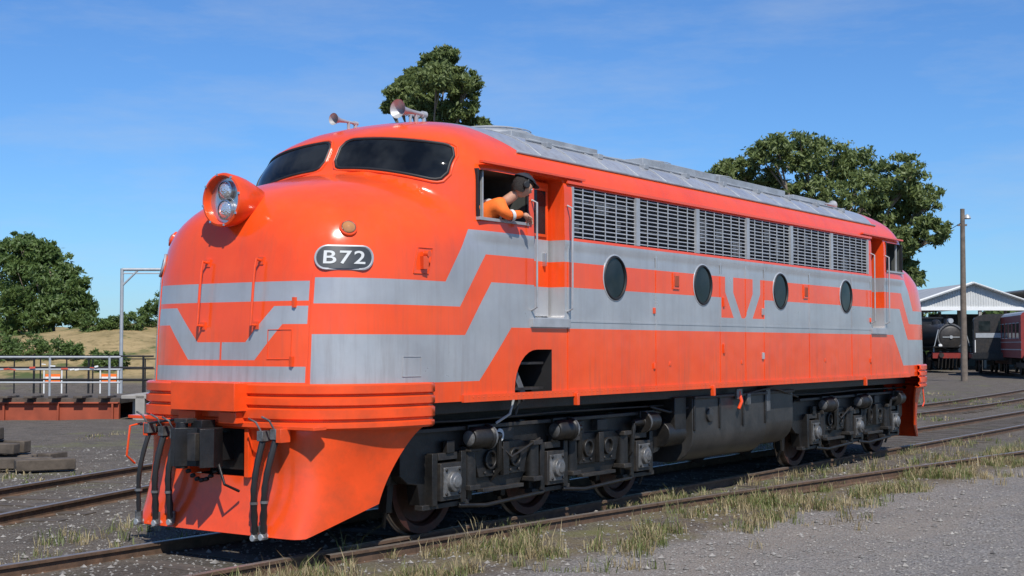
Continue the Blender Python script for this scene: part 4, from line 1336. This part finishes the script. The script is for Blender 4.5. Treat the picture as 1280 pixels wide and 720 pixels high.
for sg in (-1, 1):
    mb.lathe([(0, .3), (.9, .3), (.9, 0), (0, 0)], (sg*1.1, .2, 1.0), (0, 1, 0), 'black', 16)
    mb.cyl((sg*.85, -.7, 1.15), (sg*.85, -.4, 1.15), .17, 'bogie2', 14)
    mb.cyl((sg*.8, -.25, 1.85), (sg*.8, -.05, 1.85), .12, 'white', 10)
    for y in (1.0, 3.0, 4.7, 6.4): mb.cyl((sg*.72, y, .7), (sg*.86, y, .7), .7 if y > 2 else .42, 'black', 20)
    mb.cyl((sg*1.25, -.3, 1.8), (sg*.95, -.25, 3.0), .03, 'galv', 6)
    mb.box((sg*1.3, -.3, 1.5), (.07, .1, .6), 'galv')
for i in range(9): mb.box((-1+.25*i, -.45, .6), (.06, .12, .75), 'bogie2', Matrix.Rotation(.3, 3, 'X'))
mb.obj('boiler_and_frames', sl)

def vehicle_box(mb, w, ln, z0, z1, k, roofk, rr=.35):
    prof = [(-w, z0), (-w, z1-.35)]
    for i in range(9):
        a = math.pi-i*math.pi/8; prof.append((w*math.cos(a), z1-.35+.35*math.sin(a)*1.0+0))
    prof += [(w, z0)]
    n = len(prof); vs = [(p[0], 0, p[1]) for p in prof]+[(p[0], ln, p[1]) for p in prof]
    mb.add(vs, [list(range(n)), list(range(n, 2*n))[::-1]], k)
    for i in range(n-1):
        q = [vs[i], vs[i+1], vs[i+1+n], vs[i+n]]
        mb.add(q, [(0, 1, 2, 3)], roofk if 1 <= i < n-2 else k, True)
sh = empty('parked_locomotive', site(31.2, 88, 0), YARD-.30)
mb = MB()
vehicle_box(mb, 1.25, 3.2, 1.2, 3.9, 'bogie2', 'black'); mb.box((0, 7, 2.1), (1.8, 7, 1.9), 'bogie')
mb.box((0, 5.2, 1.15), (2.8, 12, .3), 'black')
for x in (-.6, .6): mb.box((x, -.01, 3.1), (.7, .03, .65), 'glass')
mb.box((0, -.6, 1.15), (2.6, .2, .5), 'black'); mb.box((0, -.02, 2.5), (2.3, .02, .3), 'galv')
mb.box((-1.26, 1.6, 3.1), (.02, 1.2, .6), 'glass')
for y in (1, 3.2, 8, 10): 
    for sg in (-1, 1): mb.cyl((sg*.75, y, .5), (sg*.9, y, .5), .5, 'black', 18)
for x in (-1.2, 1.2): mb.cyl((x, -.5, 1.3), (x, -.5, 2.2), .03, 'white', 6)
mb.cyl((0, 6, 3.0), (0, 6, 3.7), .2, 'black', 12)
mb.obj('cab_and_hood', sh)
ca = empty('passenger_carriage', site(31.4, 80, 0), YARD-.20)
mb = MB()
vehicle_box(mb, 1.4, 18, 1.1, 4.0, 'carred', 'roof')
for i in range(12):
    for sg in (-1, 1):
        mb.box((sg*1.402, 1.2+i*1.4, 2.75), (.02, .85, .85), 'glass')
        mb.box((sg*1.405, 1.2+i*1.4, 2.29), (.03, .95, .05), 'slat'); mb.box((sg*1.405, 1.2+i*1.4, 3.2), (.03, .95, .05), 'slat')
for x in (-.75, .75): mb.box((x, -.01, 2.8), (.55, .03, .8), 'glass')
mb.box((0, -.05, 2.3), (.8, .12, 2.1), 'black'); mb.box((0, -.3, 1.1), (2.6, .5, .3), 'black')
for sg in (-1, 1):
    mb.cyl((sg*.9, -.9, 1.1), (sg*.9, -.5, 1.1), .2, 'black', 14)
    mb.box((sg*1.38, 9, 1.6), (.06, 18, .06), 'slat'); mb.box((sg*1.38, 9, 2.05), (.06, 18, .04), 'slat')
    for y in (1.5, 3.5, 14, 16): mb.cyl((sg*.75, y, .48), (sg*.9, y, .48), .47, 'black', 18)
    for y in (2.5, 15): mb.box((sg*1.0, y, .65), (.12, 3.2, .3), 'black')
mb.box((0, 9, .85), (2.2, 7, .4), 'black')
mb.obj('carriage_body', ca)

# ------------------------------------------------------------------ sky, sun, camera
SUN = Vector((-.66, -.75, 0)).normalized(); EL = math.radians(50)
w = bpy.data.worlds.new('World'); scene.world = w; w.use_nodes = True
nb = NB(w.node_tree); bg = w.node_tree.nodes['Background']
sk = nb.n('ShaderNodeTexSky'); sk.sky_type = 'NISHITA'; sk.sun_disc = False
sk.sun_elevation = EL; sk.sun_rotation = math.atan2(SUN.x, SUN.y) % (2*math.pi)
sk.air_density = 1.0; sk.dust_density = .3; sk.ozone_density = 3.0; sk.altitude = 20
tint = nb.mix(1.0, sk.outputs[0], C(.56, .90, 1.32), 'MULTIPLY')
tc = nb.n('ShaderNodeTexCoord').outputs['Generated']
mp = nb.n('ShaderNodeMapping'); mp.inputs['Scale'].default_value = (1.4, 1.4, 6.5); mp.inputs['Location'].default_value = (.3, .1, 0); nb.put(mp.inputs[0], tc)
cl = nb.ramp(nb.noise(2.6, 7, .64, mp.outputs[0]), .47, .78, 0, .34)
col = nb.mix(cl, tint, C(5.4, 6.1, 7.0))
nb.put(bg.inputs[0], col); bg.inputs[1].default_value = .10
sd = bpy.data.lights.new('sun', 'SUN'); sd.energy = 5.0; sd.angle = math.radians(.5); sd.color = (1, .955, .88)
so = bpy.data.objects.new('sun', sd); scene.collection.objects.link(so)
dirv = -(SUN*math.cos(EL)+Vector((0, 0, math.sin(EL))))
so.rotation_euler = dirv.to_track_quat('-Z', 'Y').to_euler()
cd = bpy.data.cameras.new('camera'); cam = bpy.data.objects.new('camera', cd); scene.collection.objects.link(cam)
cd.sensor_width = 36; cd.lens = 1700/1280*36; cd.clip_end = 6000; cd.clip_start = .1
cam.location = (-8.61, -9.23, 1.84)
pt = math.atan(72/1700)
cam.rotation_euler = Vector((.822*math.cos(pt), .57*math.cos(pt), math.sin(pt))).to_track_quat('-Z', 'Y').to_euler()
scene.camera = cam
print('DONE')
